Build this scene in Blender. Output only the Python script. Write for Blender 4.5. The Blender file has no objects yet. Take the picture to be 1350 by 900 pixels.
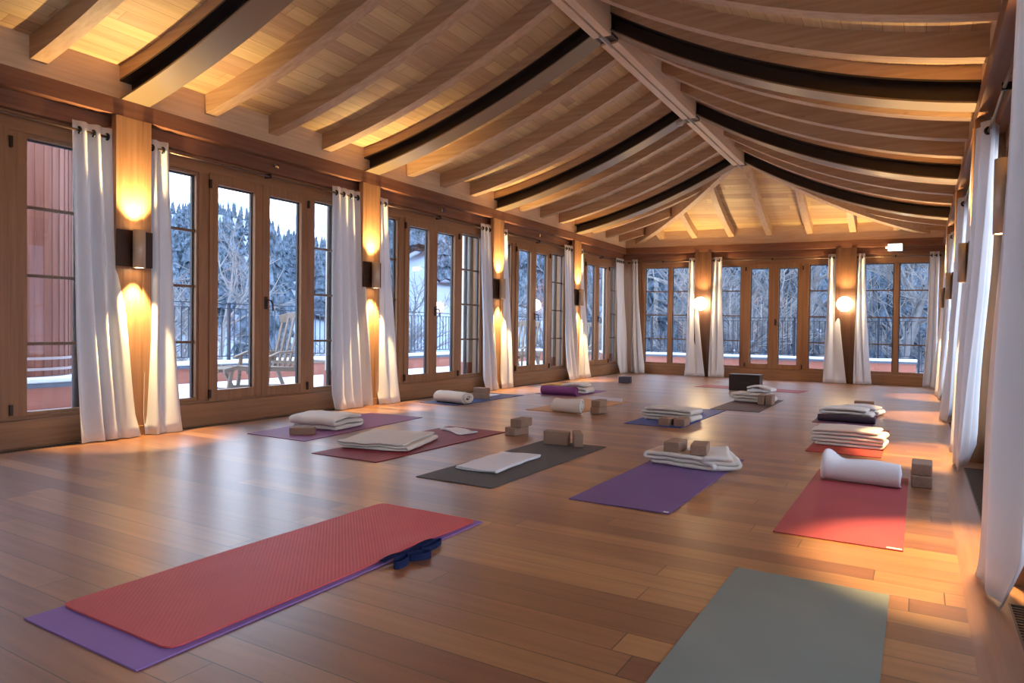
import bpy, bmesh, math, random
from mathutils import Vector, Matrix, noise
PI = math.pi
sc = bpy.context.scene
COL = sc.collection
rnd = random.Random(7)

# ------------------------------------------------------------------ helpers
def obj_from(name, verts, faces, mat, parent=None, smooth=False, off=None, mats=None, fmat=None):
    me = bpy.data.meshes.new(name)
    if off is None and parent is not None:
        off = world_loc(parent)
    if off is not None:
        verts = [(v[0]-off[0], v[1]-off[1], v[2]-off[2]) for v in verts]
    me.from_pydata([tuple(v) for v in verts], [], faces)
    if mats:
        for m in mats: me.materials.append(m)
        for p, i in zip(me.polygons, fmat): p.material_index = i
    elif mat: me.materials.append(mat)
    if smooth:
        for p in me.polygons: p.use_smooth = True
    me.update()
    o = bpy.data.objects.new(name, me)
    COL.objects.link(o)
    if parent is not None: o.parent = parent
    return o

def world_loc(o):
    l = Vector(o.location)
    p = o.parent
    while p is not None:
        l = l + Vector(p.location); p = p.parent
    return l

class MB:
    """collects boxes, tubes, grids; builds ONE mesh object"""
    def __init__(self, fn=None): self.v = []; self.f = []; self.fn = fn
    def add(self, vs, fs):
        n = len(self.v); self.v += [tuple(v) for v in vs]; self.f += [tuple(i+n for i in f) for f in fs]; return self
    def hexa(self, p):   # 8 points: bottom 4 ccw, top 4 ccw
        return self.add(p, [(3,2,1,0),(4,5,6,7),(0,1,5,4),(1,2,6,5),(2,3,7,6),(3,0,4,7)])
    def box(self, x0, x1, y0, y1, z0, z1, n=1, ax=0):
        for i in range(n):
            a = [(x0,x1),(y0,y1),(z0,z1)]
            lo, hi = a[ax]; a[ax] = (lo+(hi-lo)*i/n, lo+(hi-lo)*(i+1)/n)
            (X0,X1),(Y0,Y1),(Z0,Z1) = a
            self.hexa([(X0,Y0,Z0),(X1,Y0,Z0),(X1,Y1,Z0),(X0,Y1,Z0),(X0,Y0,Z1),(X1,Y0,Z1),(X1,Y1,Z1),(X0,Y1,Z1)])
        return self
    def tube(self, pts, r, n=8, caps=True):
        pts = [Vector(p) for p in pts]; rr = r if isinstance(r,(list,tuple)) else [r]*len(pts)
        rings = []; up = Vector((0,0,1)); prev=None
        for i,p in enumerate(pts):
            d = (pts[min(i+1,len(pts)-1)]-pts[max(i-1,0)]).normalized()
            if prev is None:
                a = up if abs(d.z) < .9 else Vector((1,0,0))
                u = d.cross(a).normalized()
            else:
                u = (prev - d*prev.dot(d)).normalized()
            prev = u; w = d.cross(u)
            rings.append([p+(u*math.cos(2*PI*k/n)+w*math.sin(2*PI*k/n))*rr[i] for k in range(n)])
        vs = [v for R in rings for v in R]; fs = []
        for i in range(len(pts)-1):
            for k in range(n):
                fs.append((i*n+k, i*n+(k+1)%n, (i+1)*n+(k+1)%n, (i+1)*n+k))
        if caps:
            fs.append(tuple(range(n))[::-1]); fs.append(tuple((len(pts)-1)*n+k for k in range(n)))
        return self.add(vs, fs)
    def bar(self, pts, w, h, side=None):
        """rectangular section bar along pts; w = sideways, h = the other"""
        pts = [Vector(p) for p in pts]; vs = []; fs = []
        for i,p in enumerate(pts):
            d = (pts[min(i+1,len(pts)-1)]-pts[max(i-1,0)]).normalized()
            s = Vector(side) if side else d.cross(Vector((0,0,1)))
            if s.length < 1e-4: s = Vector((1,0,0))
            s = (s-d*s.dot(d)).normalized(); t = s.cross(d).normalized()
            vs += [p-s*w/2-t*h/2, p+s*w/2-t*h/2, p+s*w/2+t*h/2, p-s*w/2+t*h/2]
        for i in range(len(pts)-1):
            for k in range(4): fs.append((i*4+k, i*4+(k+1)%4, (i+1)*4+(k+1)%4, (i+1)*4+k))
        e=(len(pts)-1)*4; fs += [(3,2,1,0),(e,e+1,e+2,e+3)]
        return self.add(vs, fs)
    def lathe(self, prof, c, n=24, axis='z'):
        vs=[]; fs=[]
        for r,h in prof:
            for k in range(n):
                a=2*PI*k/n
                if axis=='z': vs.append((c[0]+r*math.cos(a), c[1]+r*math.sin(a), c[2]+h))
                elif axis=='y': vs.append((c[0]+r*math.cos(a), c[1]+h, c[2]+r*math.sin(a)))
                else: vs.append((c[0]+h, c[1]+r*math.cos(a), c[2]+r*math.sin(a)))
        for i in range(len(prof)-1):
            for k in range(n): fs.append((i*n+k,i*n+(k+1)%n,(i+1)*n+(k+1)%n,(i+1)*n+k))
        if prof[0][0]>1e-5: fs.append(tuple(range(n))[::-1])
        if prof[-1][0]>1e-5: fs.append(tuple((len(prof)-1)*n+k for k in range(n)))
        return self.add(vs, fs)
    def build(self, name, mat, parent=None, smooth=False, bevel=0, seg=2, off=None):
        vs = [self.fn(v) for v in self.v] if self.fn else self.v
        o = obj_from(name, vs, self.f, mat, parent, smooth, off)
        bm = bmesh.new(); bm.from_mesh(o.data)
        bmesh.ops.recalc_face_normals(bm, faces=bm.faces); bm.to_mesh(o.data); bm.free()
        if bevel:
            m = o.modifiers.new('bevel','BEVEL'); m.width = bevel; m.segments = seg; m.limit_method='ANGLE'
        return o

def empty(name, loc=(0,0,0), rz=0, parent=None):
    o = bpy.data.objects.new(name, None); o.location = loc; o.rotation_euler = (0,0,rz)
    o.empty_display_size = .1; COL.objects.link(o)
    if parent is not None: o.parent = parent
    return o
def tag(o, label, cat, group=None, kind=None):
    o['label'] = label; o['category'] = cat
    if group: o['group'] = group
    if kind: o['kind'] = kind
    return o
def struct(o): o['kind'] = 'structure'; return o
def copy_tree(o, parent=None):
    c = o.copy(); COL.objects.link(c); c.parent = parent
    for ch in list(o.children): copy_tree(ch, c)
    return c

# ------------------------------------------------------------------ materials
def new_mat(name):
    m = bpy.data.materials.new(name); m.use_nodes = True
    nt = m.node_tree; b = nt.nodes['Principled BSDF']
    return m, nt, b
def N(nt, t, **k):
    n = nt.nodes.new(t)
    for a,v in k.items(): setattr(n,a,v)
    return n
def L(nt, a, b): nt.links.new(a, b)
def plain(name, col, rough=.5, metal=0, spec=.5, emit=None, es=1, bump=0, bscale=200, var=0):
    m, nt, b = new_mat(name)
    b.inputs['Base Color'].default_value = (*col,1); b.inputs['Roughness'].default_value = rough
    b.inputs['Metallic'].default_value = metal; b.inputs['Specular IOR Level'].default_value = spec
    if emit: b.inputs['Emission Color'].default_value=(*emit,1); b.inputs['Emission Strength'].default_value=es
    if bump or var:
        tc = N(nt,'ShaderNodeTexCoord'); nz = N(nt,'ShaderNodeTexNoise'); nz.inputs['Scale'].default_value=bscale
        nz.inputs['Detail'].default_value=3
        L(nt, tc.outputs['Object'], nz.inputs['Vector'])
        if bump:
            bp = N(nt,'ShaderNodeBump'); bp.inputs['Strength'].default_value=bump; bp.inputs['Distance'].default_value=.004
            L(nt,nz.outputs['Fac'],bp.inputs['Height']); L(nt,bp.outputs['Normal'],b.inputs['Normal'])
        if var:
            hs = N(nt,'ShaderNodeHueSaturation'); hs.inputs['Color'].default_value=(*col,1)
            mr = N(nt,'ShaderNodeMapRange'); mr.inputs['To Min'].default_value=1-var; mr.inputs['To Max'].default_value=1+var
            L(nt,nz.outputs['Fac'],mr.inputs['Value']); L(nt,mr.outputs['Result'],hs.inputs['Value']); L(nt,hs.outputs['Color'],b.inputs['Base Color'])
    return m
def wood(name, c1, c2, axis=0, scale=1.0, rough=.5, knots=0.0, plank=None, plen=2.5, coat=0, contrast=1.0, gap=.004, gapcol=None, pv=.33):
    """grain runs along axis (0 x,1 y,2 z); plank = board width for boarded surfaces (boards on the two horizontal axes)"""
    m, nt, b = new_mat(name)
    geo = N(nt,'ShaderNodeNewGeometry'); 
    mp = N(nt,'ShaderNodeMapping')
    s = [26*scale]*3; s[axis] = 1.3*scale
    mp.inputs['Scale'].default_value = s
    L(nt, geo.outputs['Position'], mp.inputs['Vector'])
    nz = N(nt,'ShaderNodeTexNoise'); nz.inputs['Scale'].default_value=1.0; nz.inputs['Detail'].default_value=5; nz.inputs['Roughness'].default_value=.6
    L(nt, mp.outputs['Vector'], nz.inputs['Vector'])
    fac = nz.outputs['Fac']
    ramp = N(nt,'ShaderNodeValToRGB')
    ramp.color_ramp.elements[0].position=.5-.2/contrast; ramp.color_ramp.elements[0].color=(*c2,1)
    ramp.color_ramp.elements[1].position=.5+.2/contrast; ramp.color_ramp.elements[1].color=(*c1,1)
    L(nt, fac, ramp.inputs['Fac'])
    colr = ramp.outputs['Color']
    if plank:
        sep = N(nt,'ShaderNodeSeparateXYZ'); L(nt, geo.outputs['Position'], sep.inputs[0])
        cmb = N(nt,'ShaderNodeCombineXYZ')
        al,ac = ('X','Y') if axis==0 else ('Y','X')
        dv=N(nt,'ShaderNodeMath',operation='DIVIDE'); dv.inputs[1].default_value=plank; L(nt,sep.outputs[ac],dv.inputs[0])
        fl=N(nt,'ShaderNodeMath',operation='FLOOR'); L(nt,dv.outputs[0],fl.inputs[0])
        wn_=N(nt,'ShaderNodeTexWhiteNoise',noise_dimensions='1D'); L(nt,fl.outputs[0],wn_.inputs['W'])
        ma=N(nt,'ShaderNodeMath',operation='MULTIPLY_ADD'); ma.inputs[1].default_value=plen*3; L(nt,wn_.outputs['Value'],ma.inputs[0]); L(nt,sep.outputs[al],ma.inputs[2])
        L(nt,ma.outputs[0],cmb.inputs['X']); L(nt,sep.outputs[ac],cmb.inputs['Y'])
        br = N(nt,'ShaderNodeTexBrick'); L(nt,cmb.outputs[0],br.inputs['Vector'])
        br.offset=0; br.offset_frequency=2; br.squash=1
        br.inputs['Scale'].default_value=1; br.inputs['Brick Width'].default_value=plen; br.inputs['Row Height'].default_value=plank
        br.inputs['Mortar Size'].default_value=gap; br.inputs['Mortar Smooth'].default_value=.3
        br.inputs['Color1'].default_value=(0,0,0,1); br.inputs['Color2'].default_value=(1,1,1,1); br.inputs['Mortar'].default_value=(.5,.5,.5,1)
        hs = N(nt,'ShaderNodeHueSaturation'); L(nt,colr,hs.inputs['Color'])
        mr = N(nt,'ShaderNodeMapRange'); mr.inputs['To Min'].default_value=1-pv; mr.inputs['To Max'].default_value=1+pv*.95
        L(nt,br.outputs['Color'],mr.inputs['Value']); L(nt,mr.outputs['Result'],hs.inputs['Value'])
        mr2 = N(nt,'ShaderNodeMapRange'); mr2.inputs['To Min'].default_value=.49; mr2.inputs['To Max'].default_value=.512
        L(nt,br.outputs['Color'],mr2.inputs['Value']); L(nt,mr2.outputs['Result'],hs.inputs['Hue'])
        mx = N(nt,'ShaderNodeMixRGB'); mx.inputs['Color2'].default_value=(*(gapcol or [c*.25 for c in c2]),1)
        L(nt,br.outputs['Fac'],mx.inputs['Fac']); L(nt,hs.outputs['Color'],mx.inputs['Color1']); colr = mx.outputs['Color']
    if knots:
        vo = N(nt,'ShaderNodeTexVoronoi'); vo.inputs['Scale'].default_value=3.2
        mk = N(nt,'ShaderNodeMapping'); ks=[1.6]*3; ks[axis]=.75; mk.inputs['Scale'].default_value=ks
        L(nt,geo.outputs['Position'],mk.inputs['Vector']); L(nt,mk.outputs['Vector'],vo.inputs['Vector'])
        rk = N(nt,'ShaderNodeValToRGB'); rk.color_ramp.elements[0].position=.03; rk.color_ramp.elements[0].color=(.45,.45,.45,1)
        rk.color_ramp.elements[1].position=.085; rk.color_ramp.elements[1].color=(1,1,1,1)
        L(nt,vo.outputs['Distance'],rk.inputs['Fac'])
        mk2 = N(nt,'ShaderNodeMixRGB'); mk2.blend_type='MULTIPLY'; mk2.inputs['Fac'].default_value=knots
        L(nt,colr,mk2.inputs['Color1']); L(nt,rk.outputs['Color'],mk2.inputs['Color2']); colr=mk2.outputs['Color']
    L(nt, colr, b.inputs['Base Color'])
    b.inputs['Roughness'].default_value = rough
    b.inputs['Coat Weight'].default_value = coat; b.inputs['Coat Roughness'].default_value=.29
    bp = N(nt,'ShaderNodeBump'); bp.inputs['Strength'].default_value=.08; bp.inputs['Distance'].default_value=.01
    L(nt,fac,bp.inputs['Height']); L(nt,bp.outputs['Normal'],b.inputs['Normal'])
    return m

M = {}
M['floor']   = wood('parquet', (.35,.145,.058), (.20,.078,.032), 0, 1.0, .42, plank=.145, plen=1.9, coat=.75, gap=.0026, contrast=.8, pv=.40)
M['floorY']  = wood('parquet_border', (.36,.165,.075), (.25,.105,.045), 1, 1.0, .36, coat=.5)
M['deck']    = wood('pine_deck_lengthwise', (.64,.43,.225), (.50,.32,.155), 1, .8, .55, knots=.5, plank=.14, plen=1.5, gap=.0025, gapcol=(.3,.16,.06), pv=.16)
M['deckX']   = wood('pine_deck_crosswise', (.64,.43,.225), (.50,.32,.155), 0, .8, .55, knots=.5, plank=.14, plen=1.7, gap=.0025, gapcol=(.3,.16,.06), pv=.16)
M['pineX']   = wood('pine_rafter', (.56,.37,.22), (.41,.25,.13), 0, 1.0, .5, knots=.5)
M['pineY']   = wood('pine_board_lengthwise', (.78,.56,.35), (.64,.43,.25), 1, 1.0, .5, knots=.5)
M['pineXc']  = wood('pine_board_crosswise', (.78,.56,.35), (.64,.43,.25), 0, 1.0, .5, knots=.5)
M['redY']    = wood('larch_lintel_lengthwise', (.26,.115,.06), (.16,.06,.032), 1, .8, .42)
M['redX']    = wood('larch_lintel_crosswise', (.26,.115,.06), (.16,.06,.032), 0, .8, .42)
M['frameY']  = wood('larch_frame_lengthwise', (.36,.185,.085), (.25,.12,.052), 1, .9, .4)
M['frameX']  = wood('larch_frame_crosswise', (.36,.185,.085), (.25,.12,.052), 0, .9, .4)
M['frameZ']  = wood('larch_frame_upright', (.36,.185,.085), (.25,.12,.052), 2, .9, .4)
M['post']    = wood('larch_post', (.42,.22,.10), (.30,.14,.06), 2, .9, .4)
M['bar']     = plain('glazing_bar', (.16,.09,.05), .45)
M['steel']   = plain('dark_bronze_steel', (.035,.024,.02), .42, .2, .5)
M['flange']  = plain('bronze_flange', (.27,.20,.12), .38, .35, .5, bump=.05, bscale=40)
M['slot']    = plain('dark_metal', (.02,.018,.018), .4, .3)
M['bronze']  = plain('dark_bronze', (.05,.03,.022), .35, .6)
M['black']   = plain('black_metal', (.012,.012,.013), .4, .3)
M['alu']     = plain('brushed_aluminium', (.58,.50,.40), .5, .45)
M['chrome']  = plain('chrome', (.7,.7,.7), .12, 1)
M['glow']    = plain('lamp_glow', (1,.9,.7), .5, emit=(1,.72,.38), es=20)
M['globe']   = plain('lamp_glare_globe', (1,.95,.85), .4, emit=(1,.74,.42), es=16)
M['exit']    = plain('exit_sign_face', (.9,1,.95), .4, emit=(.86,1,.95), es=5)
M['exitgreen']= plain('exit_sign_green', (.25,.6,.4), .4, emit=(.5,.9,.68), es=1.6)
M['grey']    = plain('grey_housing', (.35,.35,.33), .5)

def mat_glass():
    m = bpy.data.materials.new('window_glass'); m.use_nodes=True; nt=m.node_tree; nt.nodes.clear()
    out=N(nt,'ShaderNodeOutputMaterial'); tr=N(nt,'ShaderNodeBsdfTransparent'); gl=N(nt,'ShaderNodeBsdfGlossy')
    tr.inputs['Color'].default_value=(.97,.985,1,1); gl.inputs['Roughness'].default_value=.02
    fr=N(nt,'ShaderNodeFresnel'); mx=N(nt,'ShaderNodeMixShader')
    gg=N(nt,'ShaderNodeNewGeometry'); mi=N(nt,'ShaderNodeMapRange'); mi.inputs['To Min'].default_value=1.42; mi.inputs['To Max'].default_value=1/1.42
    L(nt,gg.outputs['Backfacing'],mi.inputs['Value']); L(nt,mi.outputs['Result'],fr.inputs['IOR'])
    L(nt,fr.outputs[0],mx.inputs[0]); L(nt,tr.outputs[0],mx.inputs[1]); L(nt,gl.outputs[0],mx.inputs[2]); L(nt,mx.outputs[0],out.inputs[0])
    return m
M['glass'] = mat_glass()
def mat_cloth(name, col, trans=.35, bscale=500, bump=.3, tcol=None):
    m = bpy.data.materials.new(name); m.use_nodes=True; nt=m.node_tree; nt.nodes.clear()
    out=N(nt,'ShaderNodeOutputMaterial'); d=N(nt,'ShaderNodeBsdfDiffuse'); d.inputs['Color'].default_value=(*col,1)
    t=N(nt,'ShaderNodeBsdfTranslucent'); t.inputs['Color'].default_value=(*(tcol or col),1)
    mx=N(nt,'ShaderNodeMixShader'); mx.inputs[0].default_value=trans
    geo=N(nt,'ShaderNodeTexCoord'); nz=N(nt,'ShaderNodeTexNoise'); nz.inputs['Scale'].default_value=bscale; nz.inputs['Detail'].default_value=2
    bp=N(nt,'ShaderNodeBump'); bp.inputs['Strength'].default_value=bump; bp.inputs['Distance'].default_value=.003
    L(nt,geo.outputs['Object'],nz.inputs['Vector']); L(nt,nz.outputs['Fac'],bp.inputs['Height'])
    L(nt,bp.outputs[0],d.inputs['Normal'])
    L(nt,d.outputs[0],mx.inputs[1]); L(nt,t.outputs[0],mx.inputs[2]); L(nt,mx.outputs[0],out.inputs[0])
    return m
M['curtain'] = mat_cloth('white_linen', (.83,.83,.85), .32, 300, .15)
M['blanket'] = mat_cloth('cream_wool', (.80,.76,.70), .05, 220, .8)
M['towelw']  = mat_cloth('white_terry', (.84,.83,.85), .05, 260, .9)
M['orange_bl']= mat_cloth('orange_wool', (.80,.50,.22), .05, 220, .7)
M['navy']    = mat_cloth('navy_webbing', (.02,.027,.075), .02, 600, .3)
M['greystrap']= mat_cloth('grey_webbing', (.22,.22,.26), .02, 600, .3)
M['whitestrap']= mat_cloth('white_webbing', (.75,.72,.78), .02, 600, .3)

def mat_mat(name, col, rough=.55, pat=0):
    m, nt, b = new_mat(name)
    tc=N(nt,'ShaderNodeTexCoord'); nz=N(nt,'ShaderNodeTexNoise'); nz.inputs['Scale'].default_value=3; nz.inputs['Detail'].default_value=4
    L(nt,tc.outputs['Object'],nz.inputs['Vector'])
    mr=N(nt,'ShaderNodeMapRange'); mr.inputs['To Min'].default_value=.86; mr.inputs['To Max'].default_value=1.16
    hs=N(nt,'ShaderNodeHueSaturation'); hs.inputs['Color'].default_value=(*col,1)
    L(nt,nz.outputs['Fac'],mr.inputs['Value']); L(nt,mr.outputs['Result'],hs.inputs['Value']); L(nt,hs.outputs['Color'],b.inputs['Base Color'])
    b.inputs['Roughness'].default_value=rough; b.inputs['Specular IOR Level'].default_value=.18
    bp=N(nt,'ShaderNodeBump'); bp.inputs['Distance'].default_value=.003
    if pat:
        wv=N(nt,'ShaderNodeTexWave'); wv.wave_type='BANDS'; wv.bands_direction='DIAGONAL'; wv.inputs['Scale'].default_value=30
        wv.inputs['Distortion'].default_value=0
        L(nt,tc.outputs['Object'],wv.inputs['Vector']); bp.inputs['Strength'].default_value=.22; L(nt,wv.outputs['Fac'],bp.inputs['Height'])
    else:
        n2=N(nt,'ShaderNodeTexNoise'); n2.inputs['Scale'].default_value=350; L(nt,tc.outputs['Object'],n2.inputs['Vector'])
        bp.inputs['Strength'].default_value=.25; L(nt,n2.outputs['Fac'],bp.inputs['Height'])
    L(nt,bp.outputs[0],b.inputs['Normal'])
    return m

# ------------------------------------------------------------------ room measures
XL, XR, YN, YF = -6.20, 0.36, -2.70, 15.60
XC = -2.92
POSTS = [0.45, 3.60, 6.75, 9.90, 13.05]
NODES = [0.45, 3.62, 6.77, 9.92, 13.07]
BAYC = [(POSTS[i]+POSTS[i+1])/2 for i in range(4)]
YEND = 15.9
def tx(x): return min(1, max(0, (x-XL)/(XR-XL)))
def warp(v):      # the far and right walls as they stand: a little lower to the right, the far wall slightly skewed
    x,y,z = v; t = tx(x)
    if z > 0.02: z = z*(1-.055*t)
    if y > 14.6 : y = y + (.22-.42*t)*min(1,(y-14.6)/.8)
    return (x,y,z)
def mapL(c): return lambda v: (XL-v[1], c+v[0], v[2])
def mapR(c): return lambda v: warp((XR+v[1], c+v[0], v[2]))
def mapF(c): return lambda v: warp((c+v[0], YF+v[1], v[2]))

def zl(u): return 3.05+.18*u+.05*u*u
def zr(u): return 2.885+.157*u+.075*u*u
HL = XC-XL; HR = XR-XC

# ------------------------------------------------------------------ floor
f = empty('floor'); struct(f)
MB().box(-6.01,.17,YN,16.3,-.1,0).build('parquet', M['floor'], f)
def border(x0,x1,name):
    MB().box(x0,x1,YN,16.3,-.1,0).build(name, M['floorY'], f)
border(.17,.31,'floor_border'); border(-6.15,-6.01,'floor_border'); border(.452,.75,'floor_border'); border(-6.6,-6.29,'floor_border')
# vents : grilles with gaps between them
def vent(x0,x1,y0,y1):
    v = MB(); v.box(x0,x1,y0,y1,-.1,-.03); v.build('vent_tray', M['black'], f)
    g = MB(); n=int((y1-y0)/.028)
    for i in range(n):
        y=y0+.01+i*.028; g.box(x0+.006,x1-.006,y,y+.012,-.03,-.004)
    g.box(x0,x0+.008,y0,y1,-.05,0); g.box(x1-.008,x1,y0,y1,-.05,0); g.box(x0,x1,y0,y0+.008,-.05,0); g.box(x0,x1,y1-.008,y1,-.05,0)
    g.build('vent_grille', M['grille'], f)
M['grille']=plain('bronze_grille',(.16,.11,.075),.45,.4)
for x0,x1 in ((.31,.452),(-6.29,-6.15)):
    prev=YN
    for i,p in enumerate(POSTS):
        a=p+.55; b_=(POSTS[i+1] if i<4 else 15.9)-.45
        if i==1: a=4.1-.0
        MB().box(x0,x1,prev,a,-.1,0).build('floor_border', M['floorY'], f)
        if x0>0 and i==0:
            b_=3.2
        vent(x0,x1,a,b_); prev=b_
    MB().box(x0,x1,prev,16.3,-.1,0).build('floor_border', M['floorY'], f)

# ------------------------------------------------------------------ walls
def side_wall(name, mp, left):
    w = empty(name); struct(w)
    F = mp(0)
    def bb(s0,s1,d0,d1,z0,z1,nm,mat,bev=.003,n=1):
        m=MB(F); m.box(s0,s1,d0,d1,z0,z1,n,0); return m.build(nm,mat,w,bevel=bev)
    bb(YN,16.2,0,.12,2.90,3.05,'lintel',M['redY'],n=6)
    bb(YN,16.2,.03,.16,3.05,3.44,'cornice_board',M['pineY'],n=6)
    bb(YN,16.2,.12,.40,2.76,3.05,'header_board',M['redY'],n=6)
    bb(YN,16.2,.14,.40,0,.22,'plinth',M['frameY'],n=6)
    bb(YN,16.2,.40,.46,-.1,.24,'outer_sill',M['frameY'],n=6)
    bb(YN,16.2,.40,.46,2.74,3.5,'outer_header',M['frameY'],n=6)
    for p in POSTS:
        m=MB(F)
        m.box(p-.165,p+.165,0,.06,0,2.90); m.box(p-.165,p-.085,-.012,0,.09,2.90); m.box(p+.085,p+.165,-.012,0,.09,2.90)
        m.box(p-.17,p+.17,-.016,.0,0,.09)
        m.build('post',M['post'],w,bevel=.004)
        m=MB(F); m.box(p-.165,p+.165,.06,.40,0,2.80); m.build('post_core',M['frameZ'],w)
    # small spotlight fittings come later
    return w
wl = side_wall('wall_left', mapL, True)
wr = side_wall('wall_right', mapR, False)
# wall at camera side (behind the photographer)
w = empty('wall_near'); struct(w)
MB().box(-6.6,.8,YN-.15,YN,0,4.6).build('panelling', M['frameX'], w)
# far wall
w = empty('wall_far'); struct(w); F=mapF(0)
def bf(s0,s1,d0,d1,z0,z1,nm,mat,bev=.003,n=6):
    m=MB(F); m.box(s0,s1,d0,d1,z0,z1,n,0); return m.build(nm,mat,w,bevel=bev)
bf(XL-.1,XR+.1,0,.12,2.90,3.05,'lintel',M['redX']); bf(XL-.1,XR+.1,.03,.16,3.05,3.44,'cornice_board',M['pineXc'])
bf(XL-.1,XR+.1,.12,.40,2.76,3.05,'header_board',M['redX']); bf(XL-.1,XR+.2,.14,.40,0,.22,'plinth',M['frameX'])
bf(XL-.3,XR+.3,.40,.46,-.1,.24,'outer_sill',M['frameX']); bf(XL-.3,XR+.3,.40,.46,2.74,3.5,'outer_header',M['frameX'])
FP=[-4.28,-1.31]
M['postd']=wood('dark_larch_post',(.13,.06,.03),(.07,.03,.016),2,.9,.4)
for p in FP:
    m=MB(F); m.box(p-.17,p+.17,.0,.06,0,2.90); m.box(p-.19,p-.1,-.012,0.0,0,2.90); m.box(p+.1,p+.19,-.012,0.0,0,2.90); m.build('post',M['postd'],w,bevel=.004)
    m=MB(F); m.box(p-.17,p+.17,.06,.40,0,2.80); m.build('post_core',M['frameZ'],w)
for a,b_ in ((XL-.4,XL+.32),(XR-.1,XR+.4)):
    m=MB(F); m.box(a,b_,.16,.40,0,2.80); m.build('post_core',M['frameZ'],w)

# ------------------------------------------------------------------ window units
wn=[0]
M['gasket']=plain('grey_gasket',(.055,.06,.07),.5)
def gk(F,a,b_,z0,z1,d,par):
    m=MB(F); g=.017; m.box(a,a+g,d,d+.03,z0,z1); m.box(b_-g,b_,d,d+.03,z0,z1); m.box(a+g,b_-g,d,d+.02,z1-g,z1)
    m.build('gasket',M['gasket'],par)
def unit(F, fx, fz, hw, lay, org, door=True):
    """lay: list of ('s',a,b) fixed light with bars, ('d',a,b) door leaf ; a,b are the opening edges"""
    wn[0]+=1
    r = empty('window_%d'%wn[0], F((0,.2,0))); struct(r)
    z0,z1=.22,2.76
    # frame: outer posts between lights, head and sill
    m=MB(F); m.box(-hw,hw,.19,.29,2.60,z1); m.box(-hw,hw,.19,.29,z0,.25)
    m.build('window_head', fx, r, bevel=.003)
    edges=sorted(lay,key=lambda q:q[1]); cur=-hw
    m=MB(F)
    for k,a,b_ in edges:
        if a-cur>.005: m.box(cur,a,.19,.29,.25,2.60)
        cur=b_
    if hw-cur>.005: m.box(cur,hw,.19,.29,.25,2.60)
    m.build('mullions', fz, r, bevel=.003)
    for k,a,b_ in edges:
        if k=='s':
            m=MB(F); e=.02
            m.box(a,b_,.205,.262,.25,.28); m.box(a,b_,.205,.262,2.57,2.60); m.box(a,a+e,.205,.262,.28,2.57); m.box(b_-e,b_,.205,.262,.28,2.57)
            fr=m.build('sidelight_frame', fz, r, bevel=.002)
            m=MB(F)
            for i in (1,2,3):
                z=.28+2.29*i/4; m.box(a+e,b_-e,.232,.268,z-.013,z+.013)
            m.build('glazing_bars', M['bar'], fr)
            MB(F).box(a+e,b_-e,.247,.253,.28,2.57).build('glass', M['glass'], fr)
            gk(F,a+e,b_-e,.28,2.57,.254,fr)
        else:
            m=MB(F); st=.10
            m.box(a,a+st,.175,.236,.24,2.62); m.box(b_-st,b_,.175,.236,.24,2.62)
            m.build_ = None
            m.box(a+st,b_-st,.175,.236,.24,.345); m.box(a+st,b_-st,.175,.236,2.51,2.62)
            lf=m.build('door_leaf', fz, r, bevel=.004)
            MB(F).box(a+st,b_-st,.218,.224,.345,2.51).build('glass', M['glass'], lf)
            gk(F,a+st,b_-st,.345,2.51,.225,lf)
            hy = a if a<0 and b_<=0.01 else b_
            hm=MB(F)
            for hz in (.31,2.50): hm.box(hy-.012,hy+.012,.155,.18,hz-.045,hz+.045)
            hm.build('hinges', M['bronze'], lf)
            if a>=-.01:
                h=MB(F); h.lathe([(.0,0),(.026,0),(.026,.012),(0,.012)],(0,0,0)) if False else None
                h.box(.03,.066,.163,.175,1.22,1.36)
                h.tube([F((.048,.165,1.30)) if False else (.048,.165,1.32),(.048,.125,1.32),(.075,.118,1.315),(.10,.118,1.28),(.105,.12,1.20)],.009,8)
                h.build('handle', M['bronze'], lf, smooth=False)
    return r
sideLay=[('s',-1.36,-.78),('d',-.665,-.0015),('d',.0015,.665),('s',.78,1.36)]
for c in [-1.125]+BAYC:
    unit(mapL(c), M['frameY'], M['frameZ'], 1.41, sideLay, None)
    unit(mapR(c), M['frameY'], M['frameZ'], 1.41, sideLay, None)
for mpx in (mapL,mapR):
    unit(mpx(14.5), M['frameY'], M['frameZ'], 1.285, [('s',-1.25,-.78),('d',-.665,-.0015),('d',.0015,.665),('s',.78,1.24)], None)
unit(mapF(-2.755), M['frameX'], M['frameZ'], 1.31, [('s',-1.2,-.70),('d',-.60,-.0015),('d',.0015,.60),('s',.70,1.2)], None)
unit(mapF(-5.15), M['frameX'], M['frameZ'], .72, [('s',-.64,-.02),('s',.045,.66)], None)
unit(mapF(-.40), M['frameX'], M['frameZ'], .73, [('s',-.60,-.035),('s',.02,.57)], None)

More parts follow.
